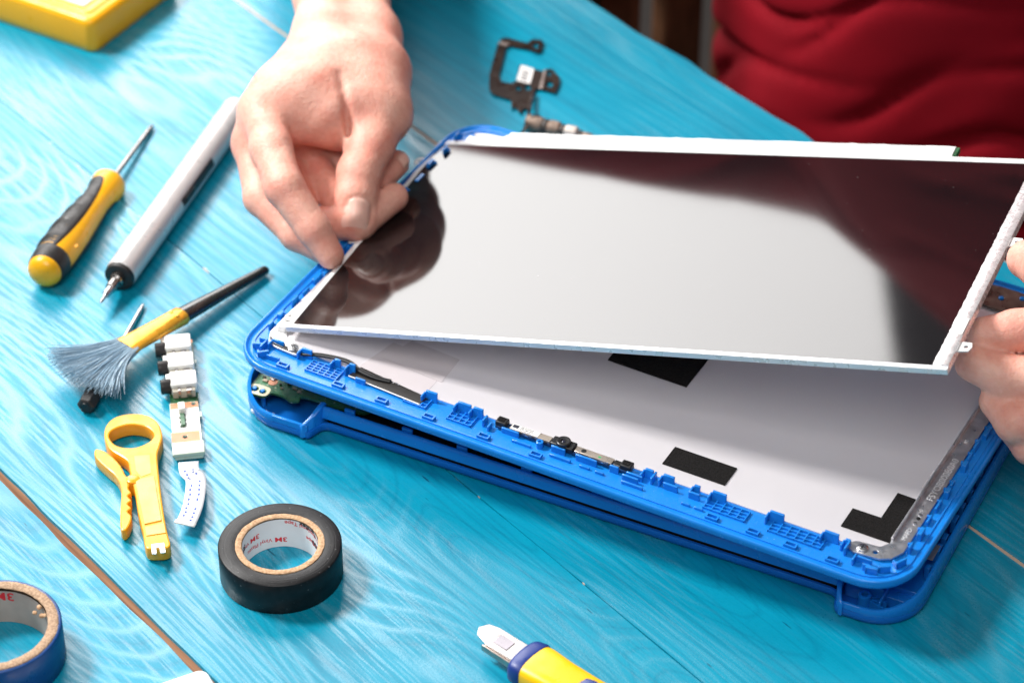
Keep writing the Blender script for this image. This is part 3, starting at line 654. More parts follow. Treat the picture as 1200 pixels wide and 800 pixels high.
sector('grip', RUB, 0.05, 0.90, -5, 124, 0.55, rib=0.6)
sector('grip', RUB, 0.05, 0.90, 184, 296, 0.55)
MB().lathe([(HL*0.02, hr(.02)*0.96), (HL*0.03, hr(.03)*0.97+0.5), (HL*0.10, hr(.10)*0.97+0.55), (HL*0.125, hr(.125)*0.97+0.5), (HL*0.135, hr(.135)*0.96)], 48, cap=False).build('grip_collar', RUB, drv)
lump('hang_hole', ORNG, drv, [(HL*0.23, 11.1*math.cos(R(154)), 11.1*math.sin(R(154)), 1.9)], 1, 0.3)
MB().lathe([(HL, 2.6), (HL+1.2, 2.2), (HL+1.2, 1.5), (L-9, 1.5), (L-6, 1.55), (L-3, 1.3), (L, 0.7), (L, 0.01)], 20).build('shaft', DARKST, drv)

# ---- white electric pen screwdriver
PENW = mat('satin_white_aluminium', (0.62, 0.59, 0.585), 0.36, metal=0.3, var=0.04, vscale=60, bump=0.06, bscale=900)
pen, L = lying('pen_screwdriver', 'thick silvery white pen screwdriver with black nose and steel bit, partly under the hand', 'screwdriver', (141, 322), (279, 128), 9.0, 9.0, roll=0.0)
MB().lathe([(0, 0.01), (0, 8.2), (0.4, 8.8), (1.2, 9.0), (L-1.5, 9.0), (L-0.4, 8.6), (L, 8.0), (L, 0.01)], 56).build('barrel', PENW, pen, sharp=50)
MB().lathe([(-3.0, 4.2), (-3.0, 7.8), (-2.6, 8.3), (-0.05, 8.7), (-0.02, 4)], 48, cap=False).build('nose_ring', RUB, pen, sharp=40)
MB().lathe([(-2.2, 4.2), (-2.2, 8.0)], 48, cap=False).build('nose_face', BLACKP, pen)
MB().lathe([(0, 4.4), (-6, 4.2), (-7, 3.2), (-13, 3.1), (-13.6, 2.7), (-13.6, 0.01)], 32).build('bit_holder', DARKST, pen, sharp=30)
MB().lathe([(-13.5, 2.3), (-19.0, 2.2), (-20.5, 1.6), (-22, 1.0), (-26, 0.8), (-27.5, 0.35), (-27.6, 0.01)], 16).build('bit', STEEL, pen, sharp=30)
# sunken switch window on the side facing the camera
def on_cyl(r, a0): return lambda x, y, z: (x, (r+z)*math.cos(a0-y/r), (r+z)*math.sin(a0-y/r))
fc = on_cyl(9.0, R(163)); 
xs = np.linspace(L*0.40, L*0.66, 20); ys = np.linspace(-2.7, 2.7, 7)
ls = [[fc(x, y, 0.06) for y in ys] for x in xs]
MB().loops(ls, False, False, False).build('switch_window', RUB, pen)
ls = [[fc(x, y, 0.35) for y in np.linspace(-1.7, 1.7, 5)] for x in np.linspace(L*0.42, L*0.50, 8)]
MB().loops(ls, False, False, False).build('slide_button', BLACKP, pen, solid=0.4)

# ---- black pocket screwdriver under the brush
pk, L = lying('pocket_screwdriver', 'small black hexagonal screwdriver lying under the blue brush bristles', 'screwdriver', (100, 477), (168, 357), 5.4, 1.6)
prof6 = []
mb = MB(); mb.lathe([(0, 0.01), (0, 3.6), (0.8, 4.8), (1.6, 5.2), (9, 5.2), (10, 4.4), (11, 4.4), (12, 5.2), (L*0.58, 5.0), (L*0.62, 3.0), (L*0.64, 2.2), (L*0.64, 0.01)], 6)
mb.build('handle', RUB, pk, bevel=0.35, sharp=25)
MB().lathe([(-0.4, 0.01), (-0.4, 2.4), (0.1, 2.6)], 24, cap=False).build('end_cap', BLACKP, pk)
MB().lathe([(L*0.62, 1.35), (L-5, 1.35), (L-3, 1.4), (L, 0.8), (L, 0.01)], 16).build('shaft', STEEL, pk)

# ---- brush
br, L = lying('brush', 'small flat brush with black handle, brass ferrule and fanned steel-blue bristles', 'brush', (313, 315), (147, 406), 3.4, 12.5)
BLH = mat('black_lacquer', (0.02, 0.018, 0.017), 0.28, var=0.3, vscale=50, coat=0.3, specks=((0.35, 0.33, 0.3), 500, 0.78))
GOLD = mat('brass_gold', (0.88, 0.42, 0.035), 0.26, metal=0.45, var=0.15, vscale=80)
xh = L*0.64
ls = []
for x, w, t in ((0, 1.5, 1.2), (0.5, 2.4, 2.0), (2, 3.0, 2.5), (10, 3.2, 2.7), (xh*0.5, 4.2, 3.2), (xh*0.85, 5.4, 3.8), (xh, 5.6, 3.9)):
    ls.append([(x, w*math.cos(a), t*math.sin(a)) for a in [2*math.pi*k/20 for k in range(20)]])
MB().loops(ls).build('handle', BLH, br, sharp=50)
ls = []
for x, w, t in ((xh-3, 5.9, 4.2), (xh-2.6, 6.1, 4.4), (xh+4, 6.1, 4.2), (xh+14, 6.6, 3.4), (L-6, 7.4, 2.6), (L, 8.2, 2.2)):
    ls.append([(x, w*math.copysign(abs(math.cos(a))**0.8, math.cos(a)), t*math.copysign(abs(math.sin(a))**0.8, math.sin(a))) for a in [2*math.pi*k/28 for k in range(28)]])
fer = MB().loops(ls).build('ferrule', GOLD, br, sharp=40)
for y in (-2, 2.4): MB().lathe([(0, 1.2), (0.5, 1.0), (0.7, 0.01)], 14, axis='z').build('dimple', GOLD, fer, loc=(xh+3, y, 4.05))
def bristle_mat():
    m, nt, b = newmat('blue_bristle')
    a = nd(nt, 'ShaderNodeAttribute', attribute_name='tone').outputs['Fac']
    nt.links.new(ramp(nt, a, [(0.0, (0.24, 0.39, 0.52)), (0.5, (0.44, 0.61, 0.74)), (1.0, (0.68, 0.80, 0.88))]), b.inputs['Base Color'])
    b.inputs['Roughness'].default_value = 0.45
    return m
mb = MB(); tone = []
for i in range(1000):
    q = random.uniform(-1, 1); y0 = q*7.4; z0 = random.uniform(-1.6, 1.6)
    sp = q*R(29)+random.gauss(0, R(4)); ln = random.uniform(37, 45)-abs(q)*3
    dz = random.uniform(-3.6, 2.6); kz = random.uniform(-2.0, 1.0)
    pts = [(L-3+ln*t*math.cos(sp*t**0.6), y0+ln*t*math.sin(sp*t**0.5), z0*(1-0.2*t)+dz*t+kz*t*t) for t in (0, .2, .4, .6, .8, 1)]
    mb.tube(pts, [0.22, 0.22, 0.21, 0.2, 0.17, 0.1], 3, cap=False); tone += [random.random()]*18
o = mb.build('bristles', bristle_mat(), br, sharp=180); tag(o, kind='stuff')
o.data.attributes.new('tone', 'FLOAT', 'POINT').data.foreach_set('value', tone)

# ---- audio jack board with ribbon
jb, L = lying('jack_board', 'small circuit board carrying three white jack sockets with a white ribbon', 'circuit board', (222, 538), (208, 402), 1.5, 1.5)
JG = mat('pale_green_board', (0.62, 0.70, 0.58), 0.4, var=0.08, vscale=60); ORC = mat('orange_copper', (0.70, 0.26, 0.12), 0.4, var=0.2)
JW = mat('jack_white', (0.86, 0.85, 0.81), 0.38, var=0.03)
flat('board', JG, rrect(0, -7.6, L*0.46, 7.6, 0.8), [circle(L*0.17, 1.0, 1.4), circle(L*0.44, -5.2, 1.3)], 0, 1.5, jb, 0.1)
flat('board', GREEN, rrect(L*0.46+0.05, -8.2, L+0.5, 7.0, 1.2), (), 0, 1.5, jb, 0.1)
flat('copper_pad', ORC, rrect(L*0.11, -6.6, L*0.21, 8.2, 0.6), [circle(L*0.17, 1.0, 1.5)], 1.52, 0.08, jb)
flat('copper_pad', ORC, rrect(L*0.41, -7.4, L*0.455, 7.2, 0.6), [circle(L*0.44, -5.2, 1.4)], 1.52, 0.08, jb)
flat('copper_pad', ORC, rrect(L*0.97, -8, L+0.4, 6.0, 0.8), (), 1.52, 0.1, jb)
flat('white_mask', JW, rrect(L*0.22, -7.4, L*0.405, 7.3, 0.4), (), 1.53, 0.07, jb)
MB().box(0, -8.4, 1.6, L*0.1, 8.4, 4.2).build('ribbon_socket', JG, jb, bevel=0.5)
for k in range(3):
    x = L*(0.525+0.163*k); w = L*0.118; yo = -0.6+0.5*k
    o = MB().box(x, -7.6+yo, 1.8, x+w, 6.6+yo, 8.8).build('jack_socket', JW, jb, bevel=0.7)
    MB().box(x-3.2, -6.4+yo, 1.8, x-0.05, 5.8+yo, 6.4).build('contact_block', mat('tan_contact', (0.40, 0.37, 0.30), 0.4), o, bevel=0.3)
    MB().box(x-3.3, 1.5+yo, 2.0, x-0.1, 3.0+yo, 7.0).build('contact_spring', DARKST, o, bevel=0.2)
    MB().box(x-3.3, -4.5+yo, 2.0, x-0.1, -1.5+yo, 6.8).build('contact_spring', DARKST, o, bevel=0.2)
    MB().lathe([(0, 2.0), (0, 3.7), (0.4, 4.0), (5.4, 4.0), (5.8, 3.6), (5.8, 2.0)], 28).build('barrel', RUB, o, loc=(x+w*0.30, 6.2+yo, 5.2), rot=(0, 0, R(90)))
    MB().box(x+w*0.62, 6.5+yo, 2, x+w*0.97, 8.8+yo, 7.6).build('socket_step', JW, o, bevel=0.4)
MB().box(L*0.25, 0.2, 1.6, L*0.35, 2.6, 3.2).build('chip', GREEN, jb, bevel=0.2)
MB().box(L*0.36, -0.5, 1.6, L*0.42, 3.2, 5.4).build('plug', JW, jb, bevel=0.5)
for k in range(6): MB().box(L*0.25+k*1.8, -0.4 if k % 2 else 2.7, 1.6, L*0.25+k*1.8+1.0, 0.15 if k % 2 else 3.2, 2.4).build('chip', BLACKP if k % 3 else GREEN, jb, bevel=0.08)
MB().box(L*0.33, -8.8, 0.3, L*0.37, -7.6, 1.4).build('board_tooth', JG, jb)
MB().box(L*0.77, -9.0, 0.3, L*0.80, -8.25, 3.0).build('board_tooth', JG, jb)
# ribbon cable
RIB = mat('ribbon_white', (0.80, 0.81, 0.83), 0.4, var=0.03); BLU = mat('blue_ink', (0.05, 0.10, 0.42), 0.6)
path = [at(221, 541, 4.6), at(222, 552, 5.5), at(229, 561, 4.6), at(229, 575, 6.0), at(226, 592, 7.2), at(221, 606, 6.6), at(216, 615, 6.2)]
inv = Matrix.Translation(jb.location*1000).to_4x4() @ jb.rotation_euler.to_matrix().to_4x4(); inv = inv.inverted()
sp_ = [Vector(p) for p in smooth_poly([tuple(inv @ p) for p in path], 6, False)]
def ribbon(pts, w, z, i0=0, i1=None, off=0.0):
    ls = []; i1 = len(pts) if i1 is None else i1
    for i in range(i0, i1):
        t = (pts[min(i+1, len(pts)-1)]-pts[max(i-1, 0)]); t.z = 0; t.normalize(); s = Vector((-t.y, t.x, 0))
        ls.append([tuple(pts[i]+s*(off+w*q)+Vector((0, 0, z))) for q in (-1, -.5, 0, .5, 1)])
    return MB().loops(ls, False, False, False)
rb = ribbon(sp_, 5.2, 0).build('ribbon_cable', RIB, jb, solid=0.25)
for off in (-2.6, 1.8):
    for i in range(5, len(sp_)-4, 2):
        if random.random() < 0.75: ribbon(sp_, 0.55, 0.22, i, i+2, off+random.uniform(-.4, .4)).build('ink_mark', BLU, rb)
ribbon(sp_, 5.6, 0.3, len(sp_)-4).build('stiffener', JW, rb, solid=0.5)

# ---- yellow cable stripper
so = at(172, 590, 0)
st = thing('cable_stripper', 'flat yellow plastic cable stripper with finger ring and toothed lever', 'cable stripper', so)
def tr(pts, z=6.0, o=(90, 380), s=2.857, org=so): return [((at(o[0]+x/s, o[1]+y/s, z)-org).x, (at(o[0]+x/s, o[1]+y/s, z)-org).y) for x, y in pts][::-1]
SY = mat('stripper_yellow', (0.89, 0.40, 0.018), 0.36, var=0.07, vscale=60, sss=0.15, bump=0.15, bscale=300, specks=((0.5, 0.2, 0.02), 420, 0.74))
SY2 = mat('stripper_pale_yellow', (0.92, 0.58, 0.12), 0.36, var=0.05, vscale=60)
outl = smooth_poly(tr([(93, 385), (103, 348), (135, 323), (188, 313), (240, 320), (274, 344), (288, 385), (281, 420), (272, 450), (275, 500), (284, 580), (297, 670), (308, 722), (315, 752), (300, 764), (270, 767), (240, 765), (229, 750), (222, 705), (206, 640), (196, 575), (188, 545), (178, 500), (172, 474), (148, 455), (110, 430)]), 4)
hole = smooth_poly(tr([(110, 390), (126, 366), (180, 350), (235, 358), (259, 383), (242, 408), (192, 427), (136, 420)]), 5)
bdy = flat('body', SY, outl, [hole], 1.2, 8.0, st, 0.9)
lev = smooth_poly(tr([(60, 440), (70, 430), (108, 445), (148, 485), (168, 522), (190, 515), (209, 528), (206, 545), (182, 550), (175, 562), (184, 577), (173, 588), (185, 603), (172, 614), (184, 628), (172, 640), (185, 655), (180, 680), (165, 702), (148, 696), (147, 640), (150, 565), (132, 522), (96, 490), (66, 460)], 5.0), 3)
flat('lever', SY, lev, (), 1.0, 7.0, st, 0.8)
flat('inset', SY2, tr([(192, 440), (244, 437), (249, 498), (216, 510), (198, 490)], 9.2), (), 9.15, 0.25, bdy, 0.08)
flat('raised_pad', SY2, tr([(196, 522), (258, 506), (284, 655), (226, 668)], 9.6), (), 9.15, 0.7, bdy, 0.3)
pd = tr([(229, 676), (292, 664), (298, 696), (233, 706)], 9.6)
flat('blade_window', SY2, pd, (), 9.15, 0.5, bdy, 0.15)
flat('blade', mat('white_steel', (0.82, 0.82, 0.80), 0.25, metal=0.3), tr([(250, 735), (292, 730), (297, 762), (280, 764), (277, 745), (265, 746), (266, 767), (252, 767)], 9.6), (), 9.17, 0.5, bdy)
MB().lathe([(1, 3.4), (9.6, 3.4), (10.0, 2.8), (10.0, 0.01)], 20, axis='z').build('pivot', SY, st, loc=(*tr([(190, 534)], 6)[0], 0))

# ---- black tape roll
TX, TY, TR, TH = -114.6, 1042.9, 30.6, 19.0
tape = thing('black_tape_roll', 'roll of black vinyl tape on a printed cardboard core', 'tape roll', (TX, TY, 0))
def tape_black():
    m, nt, b = newmat('black_vinyl_tape')
    tc = nd(nt, 'ShaderNodeTexCoord'); s = nd(nt, 'ShaderNodeSeparateXYZ', i_0=tc.outputs['Object'])
    r2 = math_(nt, 'SQRT', math_(nt, 'ADD', math_(nt, 'POWER', s.outputs[0], 2.0), math_(nt, 'POWER', s.outputs[1], 2.0)))
    ringn = nd(nt, 'ShaderNodeTexNoise', noise_dimensions='1D', i_W=math_(nt, 'MULTIPLY', r2, 2600.0), i_Scale=1.0, i_Detail=2.0)
    n = nd(nt, 'ShaderNodeTexNoise', i_Vector=tc.outputs['Object'], i_Scale=260.0, i_Detail=4.0)
    dust = ramp(nt, nd(nt, 'ShaderNodeTexNoise', i_Vector=tc.outputs['Object'], i_Scale=700.0, i_Detail=1.0).outputs[0], [(0.73, (0, 0, 0)), (0.77, (1, 1, 1))])
    c = ramp(nt, n.outputs[0], [(0.3, (0.004, 0.004, 0.005)), (0.7, (0.011, 0.0105, 0.0115))])
    nt.links.new(mixc(nt, math_(nt, 'MULTIPLY', dust, 0.35), c, (0.35, 0.35, 0.36)), b.inputs['Base Color'])
    b.inputs['Roughness'].default_value = 0.40; b.inputs['Specular IOR Level'].default_value = 0.3
    bp = nd(nt, 'ShaderNodeBump', i_Strength=0.35, i_Distance=0.0004, i_Height=math_(nt, 'ADD', ringn.outputs[0], math_(nt, 'MULTIPLY', n.outputs[0], 0.5)))
    nt.links.new(bp.outputs[0], b.inputs['Normal'])
    return m
def cardboard(name, a, c_):
    m, nt, b = newmat(name)
    tc = nd(nt, 'ShaderNodeTexCoord')
    n = nd(nt, 'ShaderNodeTexNoise', i_Vector=tc.outputs['Object'], i_Scale=900.0, i_Detail=4.0)
    nt.links.new(ramp(nt, n.outputs[0], [(0.3, a), (0.7, c_)]), b.inputs['Base Color']); b.inputs['Roughness'].default_value = 0.85
    bp = nd(nt, 'ShaderNodeBump', i_Strength=0.8, i_Distance=0.0004, i_Height=n.outputs[0]); nt.links.new(bp.outputs[0], b.inputs['Normal'])
    return m
CARD = cardboard('brown_cardboard', (0.36, 0.20, 0.10), (0.66, 0.44, 0.27))
MB().lathe([(0.2, 22.2), (0, 23), (0, TR-0.5), (0.5, TR), (TH-0.5, TR), (TH, TR-0.5), (TH, 23), (TH-0.2, 22.2)], 96, axis='z', cap=False).build('tape_winding', tape_black(), tape, sharp=50)
mb = MB(); ls = []
for z, r in ((0.4, 18.9), (0.1, 19.3), (0.1, 22.1), (TH+0.15, 22.1), (TH+0.3, 21.6), (TH+0.3, 19.3), (TH-0.1, 18.9)):
    ls.append([((r+random.uniform(-.12, .12))*math.cos(a), (r+random.uniform(-.12, .12))*math.sin(a), z+random.uniform(-.12, .12)) for a in [2*math.pi*k/90 for k in range(90)]])
core = mb.loops(ls, False, False).build('cardboard_core', CARD, tape, sharp=60)
lin = MB().lathe([(0.3, 18.7), (TH-0.6, 18.7)], 80, axis='z', cap=False).build('paper_liner', mat('white_liner', (0.80, 0.78, 0.78), 0.5, var=0.03, bump=0.1, bscale=120), core)
RED = mat('red_ink', (0.70, 0.02, 0.03), 0.5); BLK = mat('black_ink', (0.02, 0.02, 0.02), 0.5)
def inner(a0, z0, slope=0.0, r=18.62):
    def fn(x, y, z):
        a = R(a0)+x/r
        return (r*math.cos(a), r*math.sin(a), z0-y+slope*x)
    return fn
def row(txts, a0, z0, slope):
    mr, mk = MB(), MB(); x = 0
    for t, size, m_, bold, sx in txts:
        (mr if m_ == 'r' else mk).text(t, size, x, 0, 0, fn=inner(a0, z0, slope), bold=bold, sx=sx); x += size*0.60*len(t)*sx+1.6
    if mr.v: mr.build('lettering', RED, lin)
    if mk.v: mk.build('lettering', BLK, lin)
row([('3M', 4.2, 'r', 0.10, 1.2), ('Vinyl Plastic', 3.4, 'r', 0.03, 1.0)], 84, 6.4, 0.02)
row([('3M', 4.2, 'r', 0.10, 1.2), ('Vinyl Plastic', 3.4, 'r', 0.03, 1.0), ('35', 4.2, 'k', 0.2, 1.0)], 128, 12.6, -0.02)
row([('Professional Tape', 3.4, 'r', 0.05, 1.0)], 12, 16.8, 0.03)
row([('Professional Tape', 3.4, 'r', 0.05, 1.0)], -24, 11.2, 0.0)
row([('Temflex', 4.0, 'k', 0.15, 1.0)], 22, 20.6 - 2.0, 0.0)
row([('1500', 4.6, 'k', 0.2, 1.0)], 8, 11.8, 0.0)
row([('35', 4.6, 'k', 0.2, 1.0)], 163, 14.0, 0.0)

# ---- blue tape roll
bc = at(-8, 733, 22)
bt = thing('blue_tape_roll', 'nearly used up roll of dark blue tape at the left edge', 'tape roll', (bc.x, bc.y, 0))
MB().lathe([(0.2, 29.6), (0, 30), (0, 32.0), (0.4, 32.4), (21.6, 32.4), (22, 32), (22, 30.5), (21.8, 29.6)], 96, axis='z', cap=False).build('tape_winding', mat('blue_vinyl_tape', (0.004, 0.05, 0.20), 0.34, var=0.1, vscale=60, bump=0.1), bt, sharp=50)
mb = MB(); ls = []
for z, r in ((0.4, 25.9), (0.1, 26.3), (0.1, 29.5), (22.1, 30.9), (22.5, 30.5), (22.6, 26.4), (22.0, 25.9)):
    ls.append([((r+random.uniform(-.2, .2))*math.cos(a), (r+random.uniform(-.2, .2))*math.sin(a), z+random.uniform(-.2, .2)) for a in [2*math.pi*k/90 for k in range(90)]])
core = mb.loops(ls, False, False).build('cardboard_core', cardboard('grey_brown_cardboard', (0.26, 0.16, 0.10), (0.55, 0.38, 0.25)), bt, sharp=60)
lin2 = MB().lathe([(0.3, 25.7), (20.6, 25.7)], 80, axis='z', cap=False).build('paper_liner', mat('grey_liner', (0.44, 0.37, 0.33), 0.55, var=0.15, bump=0.4, bscale=90), core)
def inner2(a0, z0, r=25.6): return lambda x, y, z: (r*math.cos(R(a0)+x/r), r*math.sin(R(a0)+x/r), z0-y)
mb = MB(); mb.text('3M', 7.0, 0, 0, 0, fn=inner2(76, 19.5), bold=0.15, sx=1.2); mb.build('lettering', RED, lin2)
lump('torn_paper', CARD, core, [(21.5*math.cos(R(33)), 21.5*math.sin(R(33)), 19.5, 1.6), (24.2*math.cos(R(28)), 24.2*math.sin(R(28)), 18, 1.8), (24.6*math.cos(R(36)), 24.6*math.sin(R(36)), 20.5, 1.7), (25*math.cos(R(22)), 25*math.sin(R(22)), 20, 1.4)], 9)

# ---- white box corner at the bottom edge
wc = at(239, 784, 12); wl = at(192, 800, 12); wr = at(252, 806, 12)
ang = math.atan2(wl.y-wc.y, wl.x-wc.x)
wb = rslab(-1, -1, 90, 62, 5, [(1.5, 0), (0.2, 0.6), (0, 2), (0, 10.4), (0.5, 11.6), (1.6, 12)]).build('white_plastic_box', mat('white_box_plastic', (0.80, 0.80, 0.80), 0.4, var=0.03, bump=0.1), None, loc=(wc.x, wc.y, 0.3), rot=(0, 0, ang))
tag(wb, 'corner of a white plastic box poking in at the bottom edge', 'box')

# ---- utility knife
kn, L = lying('utility_knife', 'yellow and dark blue utility knife with its silver blade out', 'utility knife', (571, 748), (715, 834), 7.5, 7.5)
KY = mat('knife_yellow', (0.90, 0.52, 0.002), 0.34, var=0.05, vscale=40, bump=0.05); KB = mat('knife_navy', (0.012, 0.035, 0.20), 0.36, var=0.1, vscale=60)
bl = flat('blade', mat('blade_steel', (0.60, 0.57, 0.56), 0.30, metal=1.0, var=0.08, vscale=50), [(-3.5, -3.4), (-6, 1.0), (-3.5, 5.4), (2, 6.8), (34, 6.4), (34, -6.6), (4, -5.8)], (), 2.6, 1.0, kn, 0.15)
flat('blade_reflection', mat('blade_grey', (0.45, 0.42, 0.46), 0.3, metal=0.9), [(6, -2.6), (14.5, -3.0), (14.5, 3.4), (6, 3.6)], (), 3.62, 0.3, bl, 0.05)  # grey rectangle drawn in place of a reflection on the blade
flat('blade_carrier', mat('carrier_steel', (0.42, 0.34, 0.30), 0.34, metal=1.0, var=0.3, vscale=70), [(2, -6.6), (30, -8.0), (30, 7.4), (12, 6.9)], (), -1.5, 3.9, kn, 0.3)
def ksec(x, w0, w1, t0, t1, n=28):
    out = []
    for k in range(n):
        a = 2*math.pi*k/n; c, s = math.cos(a), math.sin(a)
        y = (w1 if c > 0 else -w0)*abs(c)**0.55*1.0; z = (t1 if s > 0 else -t0)*abs(s)**0.55
        out.append((x+ (-2.2*c*c*0 + 1.2*abs(c)), y, z))
    return out
MB().loops([ksec(20.5, 10.2, 10.6, 6, 4.6), ksec(21, 11.4, 11.8, 7, 5.8), ksec(22.5, 12.0, 12.4, 7.3, 6.4), ksec(27, 12.2, 13.2, 7.4, 6.8), ksec(28.2, 11.8, 12.8, 7.2, 6.6)]).build('collar', KB, kn, sharp=60)
MB().loops([ksec(28.1, 11.6, 12.3, 7.1, 6.4), ksec(31, 11.9, 12.4, 7.3, 6.9), ksec(44, 11.5, 11.0, 7.3, 7.2), ksec(60, 11.4, 10.6, 7.3, 7.2), ksec(100, 11.8, 11.2, 7.3, 7.2), ksec(138, 12, 11.8, 7.2, 7.0), ksec(143, 10, 10, 6, 6)]).build('body', KY, kn, sharp=60)
MB().loops([[(x, w*math.copysign(abs(math.cos(a))**.6, math.cos(a)), 7.1+t*max(0, math.sin(a))**0.6) for a in [2*math.pi*k/20 for k in range(20)]] for x, w, t in ((57, 1.5, 0.1), (58, 4.6, 0.6), (62, 5.8, 1.0), (90, 6.0, 1.0), (110, 5.8, 0.9), (112, 3, 0.2))]).build('slider_track', KB, kn, sharp=50)
for k in range(6): MB().box(78+k*3, -4.6, 8.0, 79.4+k*3, 4.6, 9.6).build('slider_rib', KB, kn, bevel=0.3)

# ---- black steel bracket and the cable piece behind the panel
bo = at(625, 85, 0)
bk = thing('steel_bracket', 'thin black steel bracket with holes and a white sticker behind the panel', 'bracket', bo)
def tb(pts, z=2.0): return tr(pts, z, (560, 30), 5.714, bo)
BKM = mat('blackened_steel', (0.026, 0.016, 0.012), 0.34, metal=0.3, var=0.4, vscale=90)
out = tb([(160, 85), (200, 84), (330, 118), (365, 92), (428, 98), (440, 118), (420, 180), (395, 180), (340, 158), (205, 135), (188, 150), (140, 340), (160, 378), (225, 388), (258, 370), (280, 268), (372, 292), (440, 308), (470, 290), (500, 293), (548, 350), (545, 395), (518, 450), (412, 420), (382, 430), (372, 470), (347, 500), (335, 560), (305, 552), (283, 588), (262, 556), (243, 540), (225, 560), (222, 495), (100, 458), (74, 425), (76, 330), (132, 125)])
hls = []
for x, y, r in ((387, 135, 20), (478, 322, 17), (480, 393, 22), (270, 420, 17), (335, 415, 20)):
    hls.append(tb([(x+r*math.cos(a), y+r*math.sin(a)) for a in [2*math.pi*k/16 for k in range(16)]]))
flat('plate', BKM, out, hls, 1.2, 1.0, bk, 0.12)
FOLD = mat('fold_highlight', (0.55, 0.48, 0.44), 0.3, metal=0.8)  # pale metal tone stands for the highlights along the folds
flat('fold', FOLD, tb([(135, 122), (152, 104), (214, 122), (200, 138)], 2.6), (), 2.21, 0.5, bk, 0.15)
flat('fold', FOLD, tb([(440, 300), (458, 295), (432, 424), (412, 420)], 2.6), (), 2.21, 0.5, bk, 0.15)
sk = flat('sticker', WHITEPL, tb([(290, 264), (376, 290), (350, 390), (258, 366)], 2.4), (), 2.21, 0.15, bk)
for k in range(4): flat('ink_mark', INK, tb([(302+4*k-k*9, 298+k*17), (345+4*k-k*9, 311+k*17), (343+4*k-k*9, 320+k*17), (300+4*k-k*9, 307+k*17)], 2.5), (), 2.37, 0.02, sk)
cbp = at(655, 152, 0)
cp = thing('antenna_cable_piece', 'short brown cable bundle with silver tip and loose wire behind the panel', 'cable', cbp)
def cpl(px, py, z): v = at(px, py, z)-Vector(cbp); return (v.x, v.y, v.z)
TANC = mat('tan_sleeve', (0.24, 0.17, 0.13), 0.4, metal=0.3, var=0.35, vscale=200); DKB = mat('dark_sleeve', (0.05, 0.04, 0.035), 0.5, var=0.4, vscale=200)
A_, B_ = Vector(cpl(617, 143, 5)), Vector(cpl(694, 161, 5))
def seg(t0, t1, r, m, name): 
    MB().tube([A_.lerp(B_, t0), A_.lerp(B_, t0+0.02), A_.lerp(B_, (t0+t1)/2), A_.lerp(B_, t1-0.02), A_.lerp(B_, t1)], [r*.8, r, r*1.03, r, r*.8], 16).build(name, m, cp)
seg(0, .26, 5.0, TANC, 'sleeve'); seg(.24, .34, 4.6, DKB, 'sleeve'); seg(.33, .52, 4.7, TANC, 'sleeve'); seg(.51, .60, 3.6, DKB, 'sleeve'); seg(.59, .78, 4.2, mat('pale_ferrule', (0.66, 0.58, 0.52), 0.35, metal=0.4), 'ferrule'); seg(.77, .86, 2.6, DKB, 'sleeve'); seg(.85, 1.0, 2.2, TANC, 'tip')
MB().tube(smooth_poly([cpl(625, 108, 3), cpl(621, 128, 5), cpl(616, 148, 9), cpl(611, 160, 22), cpl(608, 172, 34)], 6, False), 1.3, 8).build('wire', DARKST, cp)
MB().tube(smooth_poly([cpl(617, 150, 4), cpl(619, 142, 8), cpl(628, 136, 10), cpl(637, 140, 8), cpl(640, 147, 5)], 6, False), 0.8, 8).build('wire', BLACKP, cp)
